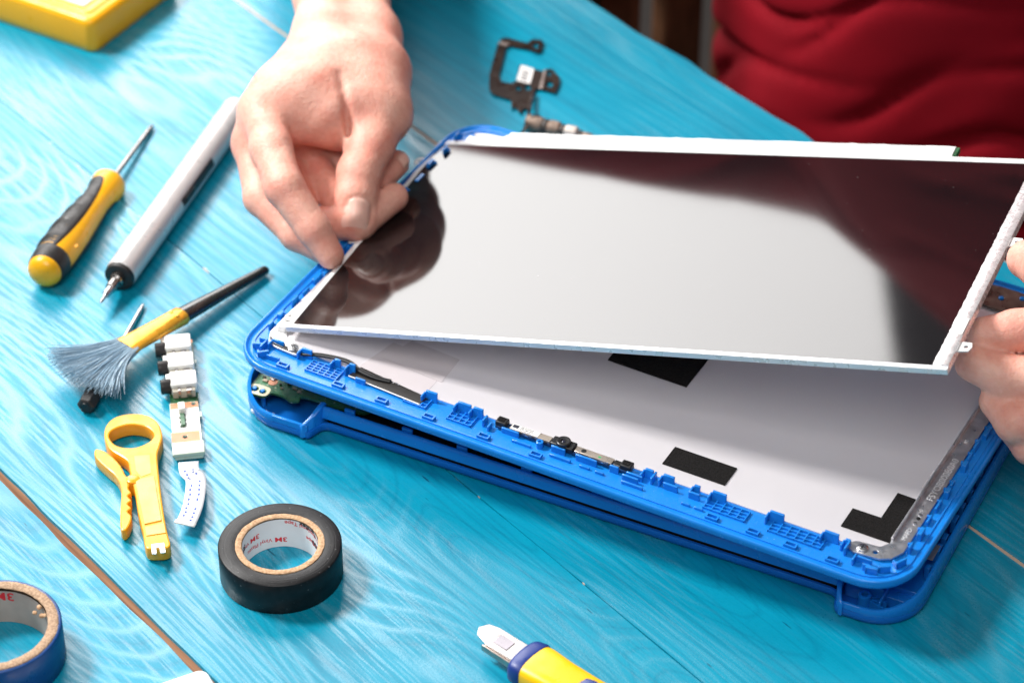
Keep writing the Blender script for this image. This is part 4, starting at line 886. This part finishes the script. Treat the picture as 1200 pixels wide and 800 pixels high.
# ------------------------------------------------------------------ person: distance-field body, surface nets
class Field:
    def __init__(s, lo, hi, h):
        s.lo = np.array(lo, float); s.h = h; s.n = np.ceil((np.array(hi)-s.lo)/h).astype(int)+1
        s.F = np.full(s.n, 60.0, np.float32)
    def sub(s, lo, hi):
        a = np.clip(((np.array(lo)-s.lo)/s.h).astype(int), 0, s.n-1); b = np.clip(((np.array(hi)-s.lo)/s.h).astype(int)+2, 0, s.n)
        if (b <= a).any(): return None, None
        sl = tuple(slice(i, j) for i, j in zip(a, b))
        g = np.meshgrid(*[(s.lo[k]+s.h*np.arange(a[k], b[k])).astype(np.float32) for k in range(3)], indexing='ij')
        return sl, g
    def cone(s, a, b, ra, rb, k=6.0, flatten=None):
        a, b = np.array(a, np.float32), np.array(b, np.float32); m = max(ra, rb)+k*2+8
        sl, g = s.sub(np.minimum(a, b)-m, np.maximum(a, b)+m)
        if sl is None: return
        ab = b-a; L2 = float(ab@ab)+1e-6
        t = np.clip(((g[0]-a[0])*ab[0]+(g[1]-a[1])*ab[1]+(g[2]-a[2])*ab[2])/L2, 0, 1)
        d = np.sqrt((g[0]-a[0]-t*ab[0])**2+(g[1]-a[1]-t*ab[1])**2+(g[2]-a[2]-t*ab[2])**2)-(ra+(rb-ra)*t)
        s.smin(sl, d, k)
    def smin(s, sl, d, k):
        f = s.F[sl]; h = np.clip(0.5+0.5*(f-d)/k, 0, 1)
        s.F[sl] = f*(1-h)+d*h-k*h*(1-h)
    def crease(s, c, axis, depth, width, rad, face=None):
        c = np.array(c, float); axis = np.array(axis, float)/np.linalg.norm(axis)
        sl, g = s.sub(c-rad, c+rad)
        if sl is None: return
        q = [g[i]-c[i] for i in range(3)]; u = q[0]*axis[0]+q[1]*axis[1]+q[2]*axis[2]
        r2 = q[0]**2+q[1]**2+q[2]**2
        w = np.exp(-(u/width)**2)*np.clip(1-r2/rad**2, 0, 1)**0.5
        if face is not None:
            face = np.array(face, float)/np.linalg.norm(face)
            w = w*np.clip(0.2+(q[0]*face[0]+q[1]*face[1]+q[2]*face[2])/(rad*0.35), 0, 1)
        s.F[sl] += (depth*w).astype(np.float32)
    def at(s, P):
        P = (np.asarray(P, float)-s.lo)/s.h; i = np.clip(np.floor(P).astype(int), 0, s.n-2); f = P-i; o = 0
        for dx in (0, 1):
            for dy in (0, 1):
                for dz in (0, 1):
                    w = (f[..., 0] if dx else 1-f[..., 0])*(f[..., 1] if dy else 1-f[..., 1])*(f[..., 2] if dz else 1-f[..., 2])
                    o = o+w*s.F[i[..., 0]+dx, i[..., 1]+dy, i[..., 2]+dz]
        return o
    def mesh(s):
        F = s.F; neg = F < 0; n = s.n
        c = np.zeros(n-1, np.int8)
        for dx in (0, 1):
            for dy in (0, 1):
                for dz in (0, 1): c += neg[dx:n[0]-1+dx, dy:n[1]-1+dy, dz:n[2]-1+dz]
        act = (c > 0) & (c < 8); idx = np.argwhere(act); ids = np.full(n-1, -1, np.int64); ids[act] = np.arange(len(idx))
        acc = np.zeros((len(idx), 3)); cnt = np.zeros(len(idx))
        corners = [(dx, dy, dz) for dx in (0, 1) for dy in (0, 1) for dz in (0, 1)]
        for a in corners:
            for ax in range(3):
                if a[ax]: continue
                b = list(a); b[ax] = 1
                fa = F[idx[:, 0]+a[0], idx[:, 1]+a[1], idx[:, 2]+a[2]]; fb = F[idx[:, 0]+b[0], idx[:, 1]+b[1], idx[:, 2]+b[2]]
                m = (fa < 0) != (fb < 0); t = np.where(m, fa/np.where(m, fa-fb, 1), 0)
                p = np.tile(np.array(a, float), (len(idx), 1)); p[:, ax] += t
                acc[m] += p[m]; cnt[m] += 1
        V = s.lo+s.h*(idx+acc/cnt[:, None]); Q = []
        for ax in range(3):
            u, v = (ax+1) % 3, (ax+2) % 3
            sh = [slice(None)]*3; sh2 = [slice(None)]*3; sh[ax] = slice(0, -1); sh2[ax] = slice(1, None)
            A, B = neg[tuple(sh)], neg[tuple(sh2)]; e = np.argwhere(A != B)
            ok = (e[:, u] > 0) & (e[:, v] > 0) & (e[:, u] < n[u]-1) & (e[:, v] < n[v]-1) & (e[:, ax] < n[ax]-1); e = e[ok]
            flip = A[e[:, 0], e[:, 1], e[:, 2]]
            def cell(du, dv):
                q = e.copy(); q[:, u] -= du; q[:, v] -= dv; return ids[q[:, 0], q[:, 1], q[:, 2]]
            q = np.stack([cell(1, 1), cell(0, 1), cell(0, 0), cell(1, 0)], 1)
            q[~flip] = q[~flip][:, ::-1]; Q.append(q)
        Q = np.concatenate(Q)
        return V, Q
def J(px, py, z): return np.array(at(px, py, z))
def fin(fd, pts, k=3.5):
    for (a, ra), (b, rb) in zip(pts[:-1], pts[1:]): fd.cone(a, b, ra, rb, k)

# right hand (pinching the left edge of the panel) and forearm
EL = np.array([-128., 1700., 58.])
H1 = Field((-205, 1225, 12), (15, 1760, 128), 1.25)
wl, wr = J(379, 45, 84), J(436, 46, 80)
H1.cone(EL+[-9, 0, 0], wl+[0, 12, 0], 38, 14.5, 14); H1.cone(EL+[8, -8, 4], wr+[-3, 12, 0], 36, 14, 14)
H1.cone(wl+[0, 12, 0], wl, 14.5, 14.5, 12); H1.cone(wr+[-3, 12, 0], wr, 14, 14.5, 12)
iM, mM, tM = J(309, 131, 84), J(299, 168, 68), J(449, 134, 77)
H1.cone(wl, iM, 16, 14.2, 12); H1.cone(J(405, 50, 82), mM, 16, 13.0, 10); H1.cone(J(400, 78, 87), J(345, 112, 88), 20, 17, 16); H1.cone(J(425, 85, 86), J(430, 125, 82), 18, 16, 14)
H1.cone(wr, J(443, 85, 80), 15, 17, 12); H1.cone(J(443, 85, 80), tM, 17, 15.5, 10)
H1.cone(J(345, 115, 82), J(425, 118, 80), 16, 17, 16); H1.cone(J(345, 148, 78), J(425, 150, 74), 9, 11, 10)
H1.cone(J(376, 148, 74), J(396, 160, 68), 10, 8, 6)                      # web of skin
H1.cone(J(330, 175, 50), J(400, 195, 42), 12, 11, 10); H1.cone(J(400, 120, 60), J(355, 185, 46), 16, 12, 10)   # palm heel
tI, tT = J(421, 203, 66), J(415, 252, 53)
tI2 = J(434, 170, 72)
fin(H1, [(tM, 15.0), (tI2, 12.4), (tI, 12.0)], 7); fin(H1, [(tI, 12.0), (J(417, 232, 58), 11.2), (tT, 9.6)], 4)
iP, iD, iT = J(333, 219, 76), J(367, 268, 60), J(387, 299, 48)
fin(H1, [(iM, 12.6), (J(318, 175, 82), 11.0), (iP, 10.8)], 6); fin(H1, [(iP, 10.8), (iD, 9.2), (iT, 7.6)], 3)
mP, mD, mT = J(307, 232, 56), J(348, 275, 48), J(376, 292, 44)
fin(H1, [(mM, 12.0), (mP, 10.0)], 5); fin(H1, [(mP, 10.0), (mD, 8.8), (mT, 7.6)], 3)
rP, rD, rT = J(358, 262, 44), J(420, 262, 47), J(462, 231, 50)
fin(H1, [(J(330, 190, 50), 12), (rP, 10.0), (rD, 9.2), (rT, 8.0)], 3)
pP, pD, pT = J(398, 238, 46), J(440, 214, 51), J(465, 191, 52)
fin(H1, [(J(365, 195, 46), 11), (pP, 9.2), (pD, 8.6), (pT, 7.6)], 3)
tocam = np.array((0, 0, CAM_H*1000))
def view(p): v = tocam-p; return v/np.linalg.norm(v)
for off, dp, w in ((-2.6, .45, .7), (-0.6, .65, .8), (1.4, .6, .7), (3.6, .4, .7)):
    ax = (tT-tI)/np.linalg.norm(tT-tI); H1.crease(tI+ax*off, ax+np.array([0.12*off*.3, 0, 0]), dp, w, 15, view(tI))
for off, dp, w in ((-3.2, .4, .8), (-1.0, .65, .8), (1.2, .55, .8), (3.6, .4, .8)):
    ax = (iD-iM)/np.linalg.norm(iD-iM); H1.crease(iP+ax*off, ax, dp, w, 14.5, view(iP))
for off, dp in ((-1.2, .35), (0.8, .4)):
    ax = (iT-iP)/np.linalg.norm(iT-iP); H1.crease(iD+ax*off, ax, dp, .7, 12, view(iD))
H1.cone(J(370, 112, 90), J(388, 128, 86), 17, 14, 14)
for c, ax, dp, w, r_ in ((J(404, 122, 92), (1, 0.25, 0), 1.8, 2.6, 20), (J(400, 146, 80), (1, 0.5, 0), 2.2, 2.2, 14), (J(345, 150, 95), (0.8, -.5, 0), 0.4, 3, 22)):
    H1.crease(c, np.array(ax), dp, w, r_)
def nail_frame(axis, normal):
    axis = axis/np.linalg.norm(axis); n_ = normal-axis*(normal@axis); n_ /= np.linalg.norm(n_); return axis, n_, np.cross(axis, n_)
def carve_nail(fd, c, axis, normal, w, l, back):
    """groove in the skin round a nail"""
    axis, n_, s_ = nail_frame(axis, normal); sl, g = fd.sub(c-22, c+22)
    q = [g[i]-c[i] for i in range(3)]
    v = (q[0]*axis[0]+q[1]*axis[1]+q[2]*axis[2]-back)/(l/2); u = (q[0]*s_[0]+q[1]*s_[1]+q[2]*s_[2])/(w/2); h = q[0]*n_[0]+q[1]*n_[1]+q[2]*n_[2]
    rr = ((np.abs(u)**3.5+np.abs(v)**3.5)**(1/3.5)-1)*w/2
    fd.F[sl] += (np.clip(h/4, 0, 1)*(0.9*np.exp(-((rr-0.3)/1.0)**2)*np.clip(1.3-v, 0, 1)+0.35*(rr < 0))).astype(np.float32)
NAILS = [(H1, tT, tT-tI, view(tT)+np.array([0.30, 0.1, 0]), 15.0, 15.5, 1.0), (H1, pT, pT-pD, view(pT)+np.array([0.5, 0.0, 0.1]), 9, 10, 1.5)]
carve_nail(*NAILS[0]); carve_nail(*NAILS[1])
# left hand (under the right edge of the panel)
EL2 = np.array([480., 1290., 168.])
H2 = Field((195, 985, 25), (540, 1345, 225), 1.6)
w2 = J(1450, 405, 122); w2b = J(1440, 470, 95)
H2.cone(EL2, w2, 44, 19, 14); H2.cone(EL2+[-5, -5, -14], w2b, 42, 19, 14)
for px, py, z, r_ in ((1322, 368, 114, 14), (1326, 412, 100, 14), (1322, 455, 88, 13), (1318, 492, 78, 12)):
    H2.cone(w2 if py < 440 else w2b, J(px, py, z), 17, r_, 14)
H2.cone(w2, J(1320, 330, 128), 20, 15, 12)
fin(H2, [(J(1320, 330, 128), 15), (J(1255, 322, 130), 12.5), (J(1224, 312, 127), 12.0), (J(1203, 304, 122), 10.0)], 4)
fin(H2, [(J(1322, 368, 114), 13.5), (J(1240, 382, 106), 11.6), (J(1190, 388, 102), 10.6), (J(1151, 392, 100.5), 8.8)], 3)
fin(H2, [(J(1326, 412, 100), 13.5), (J(1238, 445, 90), 12), (J(1182, 443, 88), 11.2), (J(1140, 426, 93), 9.0)], 3)
fin(H2, [(J(1322, 455, 88), 12.5), (J(1240, 496, 76), 11.4), (J(1192, 494, 73), 10.8), (J(1168, 470, 76), 8.8)], 3)
fin(H2, [(J(1318, 492, 78), 11.5), (J(1250, 528, 63), 10), (J(1208, 523, 61), 8.8), (J(1190, 505, 63), 7.8)], 3)
for c, a in (((1186, 443, 88), (-1, .1, 0)), ((1196, 494, 73), (-1, .1, 0)), ((1192, 388, 102), (-1, .2, 0)), ((1225, 312, 127), (-1, .4, 0))):
    for o_, dp in ((-3, .4), (-.6, .6), (2, .5)):
        p_ = J(*c); H2.crease(p_+np.array(a)*o_, np.array(a), dp, .9, 15, view(p_))

# head and neck, out of the picture but part of the same body
FACE = np.array([-0.76, -0.65, 0]); SIDE = np.array([-0.65, 0.76, 0]); UPV = np.array([0, 0, 1.])
TC = np.array([300., 1662., 0])
H3 = Field((20, 1400, 250), (470, 1880, 690), 4.0)
hc = TC+FACE*70+UPV*500
H3.cone(TC+UPV*290, hc-UPV*60, 62, 54, 20); H3.cone(hc, hc+UPV*55-FACE*15, 76, 78, 30); H3.cone(hc+FACE*30-UPV*70, hc+FACE*10+UPV*10, 48, 66, 30)
H3.cone(hc+FACE*78+UPV*15, hc+FACE*98-UPV*18, 9, 13, 10)                     # nose
for s_ in (-1, 1):
    H3.cone(hc+SIDE*s_*78+UPV*20, hc+SIDE*s_*80-UPV*14, 13, 9, 6)             # ears
    H3.cone(hc+FACE*72+SIDE*s_*34+UPV*34, hc+FACE*78+SIDE*s_*12+UPV*32, 9, 9, 10)   # brows
H3.cone(hc+FACE*76-UPV*48+SIDE*18, hc+FACE*76-UPV*48-SIDE*18, 8, 8, 6)          # lips
# torso and upper arms inside the shirt, joining hands and head into one figure
H4 = Field((-190, 1330, -330), (620, 2010, 400), 9.0)
H4.cone(TC-UPV*280, TC+UPV*180+FACE*15, 105, 100, 30); H4.cone(TC+SIDE*60-UPV*250, TC+SIDE*70+UPV*200+FACE*15, 95, 85, 30); H4.cone(TC-SIDE*60-UPV*250, TC-SIDE*70+UPV*200+FACE*15, 95, 85, 30)
H4.cone(TC+UPV*200, TC+UPV*310, 80, 50, 30)
H4.cone(TC+SIDE*150+UPV*255, EL, 46, 36, 20); H4.cone(TC-SIDE*150+UPV*262, EL2, 46, 36, 20)
parts_v, parts_f, nv = [], [], 0
for fd in (H1, H2, H3, H4):
    V, Q = fd.mesh(); parts_v.append(V); parts_f.append(Q+nv); nv += len(V)
def np_mesh(name, V, Q):
    me = bpy.data.meshes.new(name); me.vertices.add(len(V)); me.vertices.foreach_set('co', (V*.001).astype(np.float32).ravel())
    me.loops.add(Q.size); me.loops.foreach_set('vertex_index', Q.ravel().astype(np.int32))
    me.polygons.add(len(Q)); me.polygons.foreach_set('loop_start', np.arange(0, Q.size, 4, dtype=np.int32)); me.polygons.foreach_set('loop_total', np.full(len(Q), 4, np.int32))
    me.update(calc_edges=True); me.validate(); return me
def skin_mat():
    m, nt, b = newmat('skin')
    tc = nd(nt, 'ShaderNodeTexCoord')
    n = nd(nt, 'ShaderNodeTexNoise', i_Vector=tc.outputs['Object'], i_Scale=55.0, i_Detail=5.0)
    n2 = nd(nt, 'ShaderNodeTexNoise', i_Vector=tc.outputs['Object'], i_Scale=330.0, i_Detail=3.0)
    c = ramp(nt, n.outputs[0], [(0.30, (0.76, 0.285, 0.215)), (0.50, (0.81, 0.385, 0.295)), (0.70, (0.84, 0.46, 0.36))])
    c = mixc(nt, 0.15, c, ramp(nt, n2.outputs[0], [(0.35, (0.62, 0.30, 0.24)), (0.6, (0.86, 0.58, 0.47))]))
    nt.links.new(c, b.inputs['Base Color'])
    b.inputs['Subsurface Weight'].default_value = 0.35; b.inputs['Subsurface Radius'].default_value = (1.0, 0.42, 0.24); b.inputs['Subsurface Scale'].default_value = 0.0045
    b.inputs['Roughness'].default_value = 0.46; b.inputs['Specular IOR Level'].default_value = 0.42
    vo = nd(nt, 'ShaderNodeTexVoronoi', i_Vector=tc.outputs['Object'], i_Scale=1100.0)
    wr_ = nd(nt, 'ShaderNodeTexNoise', i_Vector=tc.outputs['Object'], i_Scale=420.0, i_Detail=6.0)
    hgt = math_(nt, 'ADD', math_(nt, 'MULTIPLY', vo.outputs[0], 0.35), wr_.outputs[0])
    bp = nd(nt, 'ShaderNodeBump', i_Strength=0.55, i_Distance=0.0007, i_Height=hgt); nt.links.new(bp.outputs[0], b.inputs['Normal'])
    return m
SKIN = skin_mat()
person = thing('person', 'person in a red shirt, bare hands lifting the screen panel', 'person', (TC[0], TC[1], -750))
def to_person(V): return V-np.array([TC[0], TC[1], -750.])
link('body', np_mesh('body', to_person(np.concatenate(parts_v)), np.concatenate(parts_f)), SKIN, person, sharp=180)
# finger nails: patches lying on the fingertips
NAIL = mat('nail', (0.84, 0.51, 0.42), 0.34, var=0.04, vscale=120, sss=0.2)
def nail(fd, c, axis, normal, w, l, back):
    axis = axis/np.linalg.norm(axis); n_ = normal-axis*(normal@axis); n_ /= np.linalg.norm(n_); s_ = np.cross(axis, n_)
    nu, nv_ = 15, 17; P = np.zeros((nv_, nu, 3))
    for j in range(nv_):
        v = -1+2*j/(nv_-1)
        for i in range(nu):
            u = -1+2*i/(nu-1)
            uu = u*math.sqrt(max(0.02, 1-max(0, -v)**4*0.75-max(0, v)**6*0.45))
            P[j, i] = c+axis*(back+v*l/2)+s_*(uu*w/2)
    t = np.zeros((nv_, nu))
    for _ in range(40): t -= fd.at(P+n_*t[..., None])*0.8
    U = np.linspace(-1, 1, nu)[None, :]; Vv = np.linspace(-1, 1, nv_)[:, None]
    lift = 0.30-0.45*np.maximum(np.abs(U)**6, np.maximum(0, -Vv)**6)+0.18*np.maximum(0, Vv)
    Q_ = P+n_*(t+lift)[..., None]
    mb = MB(); V = to_person(Q_.reshape(-1, 3))
    mb.add(V.tolist(), [(j*nu+i, j*nu+i+1, (j+1)*nu+i+1, (j+1)*nu+i) for j in range(nv_-1) for i in range(nu-1)])
    o = mb.build('nail', NAIL, person, sharp=180); return o
for a_ in NAILS: nail(*a_)
# shirt
SH = Field((-150, 1330, -330), (620, 2010, 420), 4.2)
zz = [-330, -260, -150, -40, 80, 200, 280, 330, 380]
aa = [182, 186, 180, 176, 186, 196, 186, 130, 70]; bb = [140, 145, 142, 136, 130, 124, 112, 88, 66]
sl, g = SH.sub((-150, 1330, -330), (620, 2010, 420))
lean = 0.10*(g[2]+50)
s1 = (g[0]-TC[0])*SIDE[0]+(g[1]-TC[1])*SIDE[1]; f1 = (g[0]-TC[0])*FACE[0]+(g[1]-TC[1])*FACE[1]-lean
A = np.interp(g[2], zz, aa).astype(np.float32); B = np.interp(g[2], zz, bb).astype(np.float32)
d = (np.sqrt((s1/A)**2+(f1/B)**2)-1)*np.minimum(A, B); d = np.maximum(d, -(g[2]+300)); SH.F[sl] = np.minimum(SH.F[sl], d)
RS = TC+SIDE*158+UPV*272; LS = TC-SIDE*158+UPV*282
SH.cone(RS, RS+(EL-RS)*0.84, 70, 62, 26); SH.cone(LS, LS+(EL2-LS)*0.80, 64, 54, 26)
sl, g = SH.sub((-150, 1330, -330), (620, 2010, 420))
s1 = (g[0]-TC[0])*SIDE[0]+(g[1]-TC[1])*SIDE[1]; f1 = (g[0]-TC[0])*FACE[0]+(g[1]-TC[1])*FACE[1]
def ridge(ph): return (1-np.abs(np.sin(ph)))**3
wob = 0.55*np.sin(s1/61+g[2]/90)+0.45*np.sin(s1/37-g[2]/70+1.3)+0.3*np.sin(s1/19+g[2]/33)
am1 = 0.55+0.45*np.sin(s1/43+g[2]/57+0.6); am2 = 0.5+0.5*np.sin(s1/35-g[2]/49+2.1)
fold = 10*am1*ridge((g[2]+0.30*s1)/17+1.1*wob)+7*am2*ridge((g[2]+0.75*s1)/23+1.0*wob+0.9)+3*np.sin(s1/26+g[2]/55+wob)
low = np.clip((260-g[2])/260, 0.6, 1.0)
SH.F[sl] += ((fold-3)*low).astype(np.float32)
V, Q = SH.mesh()
def cloth(name, c, rough=0.85, sheen=0.3):
    m, nt, b = newmat(name)
    tc = nd(nt, 'ShaderNodeTexCoord')
    n = nd(nt, 'ShaderNodeTexNoise', i_Vector=tc.outputs['Object'], i_Scale=25.0, i_Detail=4.0)
    nt.links.new(ramp(nt, n.outputs[0], [(0.3, tuple(x*.85 for x in c)), (0.7, c)]), b.inputs['Base Color'])
    b.inputs['Roughness'].default_value = rough; b.inputs['Sheen Weight'].default_value = sheen; b.inputs['Sheen Tint'].default_value = (*[min(1, x*2) for x in c], 1)
    w = nd(nt, 'ShaderNodeTexNoise', i_Vector=tc.outputs['Object'], i_Scale=1500.0, i_Detail=2.0)
    bp = nd(nt, 'ShaderNodeBump', i_Strength=0.3, i_Distance=0.0005, i_Height=w.outputs[0]); nt.links.new(bp.outputs[0], b.inputs['Normal'])
    b.inputs['Specular IOR Level'].default_value = 0.2
    return m
link('shirt', np_mesh('shirt', to_person(V), Q), cloth('red_cotton', (0.235, 0.0005, 0.008)), person, sharp=180)
# trousers and shoes under the table
TRS = Field((-400, 1100, -760), (560, 1960, -200), 8.0)
for s_ in (-1, 1):
    hip = TC+SIDE*s_*85-UPV*285-FACE*20; kn_ = hip+FACE*400+SIDE*s_*45+UPV*5; an = kn_-UPV*385+FACE*20
    TRS.cone(hip, kn_, 92, 66, 20); TRS.cone(kn_, an, 66, 46, 16)
    SHO = Field(an-[190, 190, 120], an+[190, 190, 20], 6.0); SHO.cone(an-UPV*42-FACE*10, an-UPV*52+FACE*130, 38, 30, 10)
    V, Q = SHO.mesh(); link('shoe', np_mesh('shoe', to_person(V), Q), RUB, person, sharp=180)
TRS.cone(TC+SIDE*80-UPV*270, TC-SIDE*80-UPV*270, 118, 118, 30)
V, Q = TRS.mesh(); link('trousers', np_mesh('trousers', to_person(V), Q), cloth('black_cloth', (0.012, 0.011, 0.013)), person, sharp=180)
# short hair cap
HR = Field((60, 1440, 480), (420, 1840, 680), 5.0)
HR.cone(hc+UPV*30-FACE*22, hc+UPV*62-FACE*16, 80, 80, 20)
V, Q = HR.mesh(); link('hair', np_mesh('hair', to_person(V), Q), mat('dark_hair', (0.03, 0.018, 0.01), 0.5, var=0.4, vscale=300, bump=1.0, bscale=600), person, sharp=180)

# ------------------------------------------------------------------ armchair the person sits in
BRW = raw_wood('dark_brown_wood', (0.045, 0.020, 0.011), (0.115, 0.052, 0.026), 0.3)
ch = thing('wooden_armchair', 'dark brown slatted armchair under the person, seen past the table edge', 'chair', (TC[0]-FACE[0]*40, TC[1]-FACE[1]*40, -750), (0, 0, math.atan2(FACE[1], FACE[0])-math.pi/2))
flat('seat', BRW, rrect(-235, -215, 235, 215, 30), (), 338, 24, ch, 6)
for x in (-262, 262):
    MB().tube([(x, 180, 0), (x, 185, 330), (x, 190, 630)], [18, 22, 20], 12).build('leg', BRW, ch)
    MB().tube([(x, -230, 0), (x, -205, 350), (x, -225, 640), (x*0.95, -270, 900)], [18, 22, 21, 17], 12).build('leg', BRW, ch)
    MB().tube(smooth_poly([(x, -225, 642), (x, -60, 652), (x, 120, 655), (x, 215, 640)], 5, False), 30, 14, flat=0.5).build('armrest', BRW, ch)
    MB().box(x-14, -205, 330, x+14, 185, 385).build('side_rail', BRW, ch, bevel=5)
    for y in (-150, -85, -20, 45, 110):
        MB().box(x-8, y-21, 386, x+8, y+21, 640).build('side_slat', BRW, ch, bevel=4)
MB().tube(smooth_poly([(-248, -268, 885), (-90, -292, 900), (90, -292, 900), (248, -268, 885)], 5, False), 28, 14, flat=0.7, up=(0, 1, 0)).build('top_rail', BRW, ch)
for x in (-150, -50, 50, 150): MB().tube([(x, -205, 362), (x, -232, 600), (x, -280, 885)], [22, 24, 20], 12, flat=0.35, up=(0, 1, 0)).build('back_slat', BRW, ch)
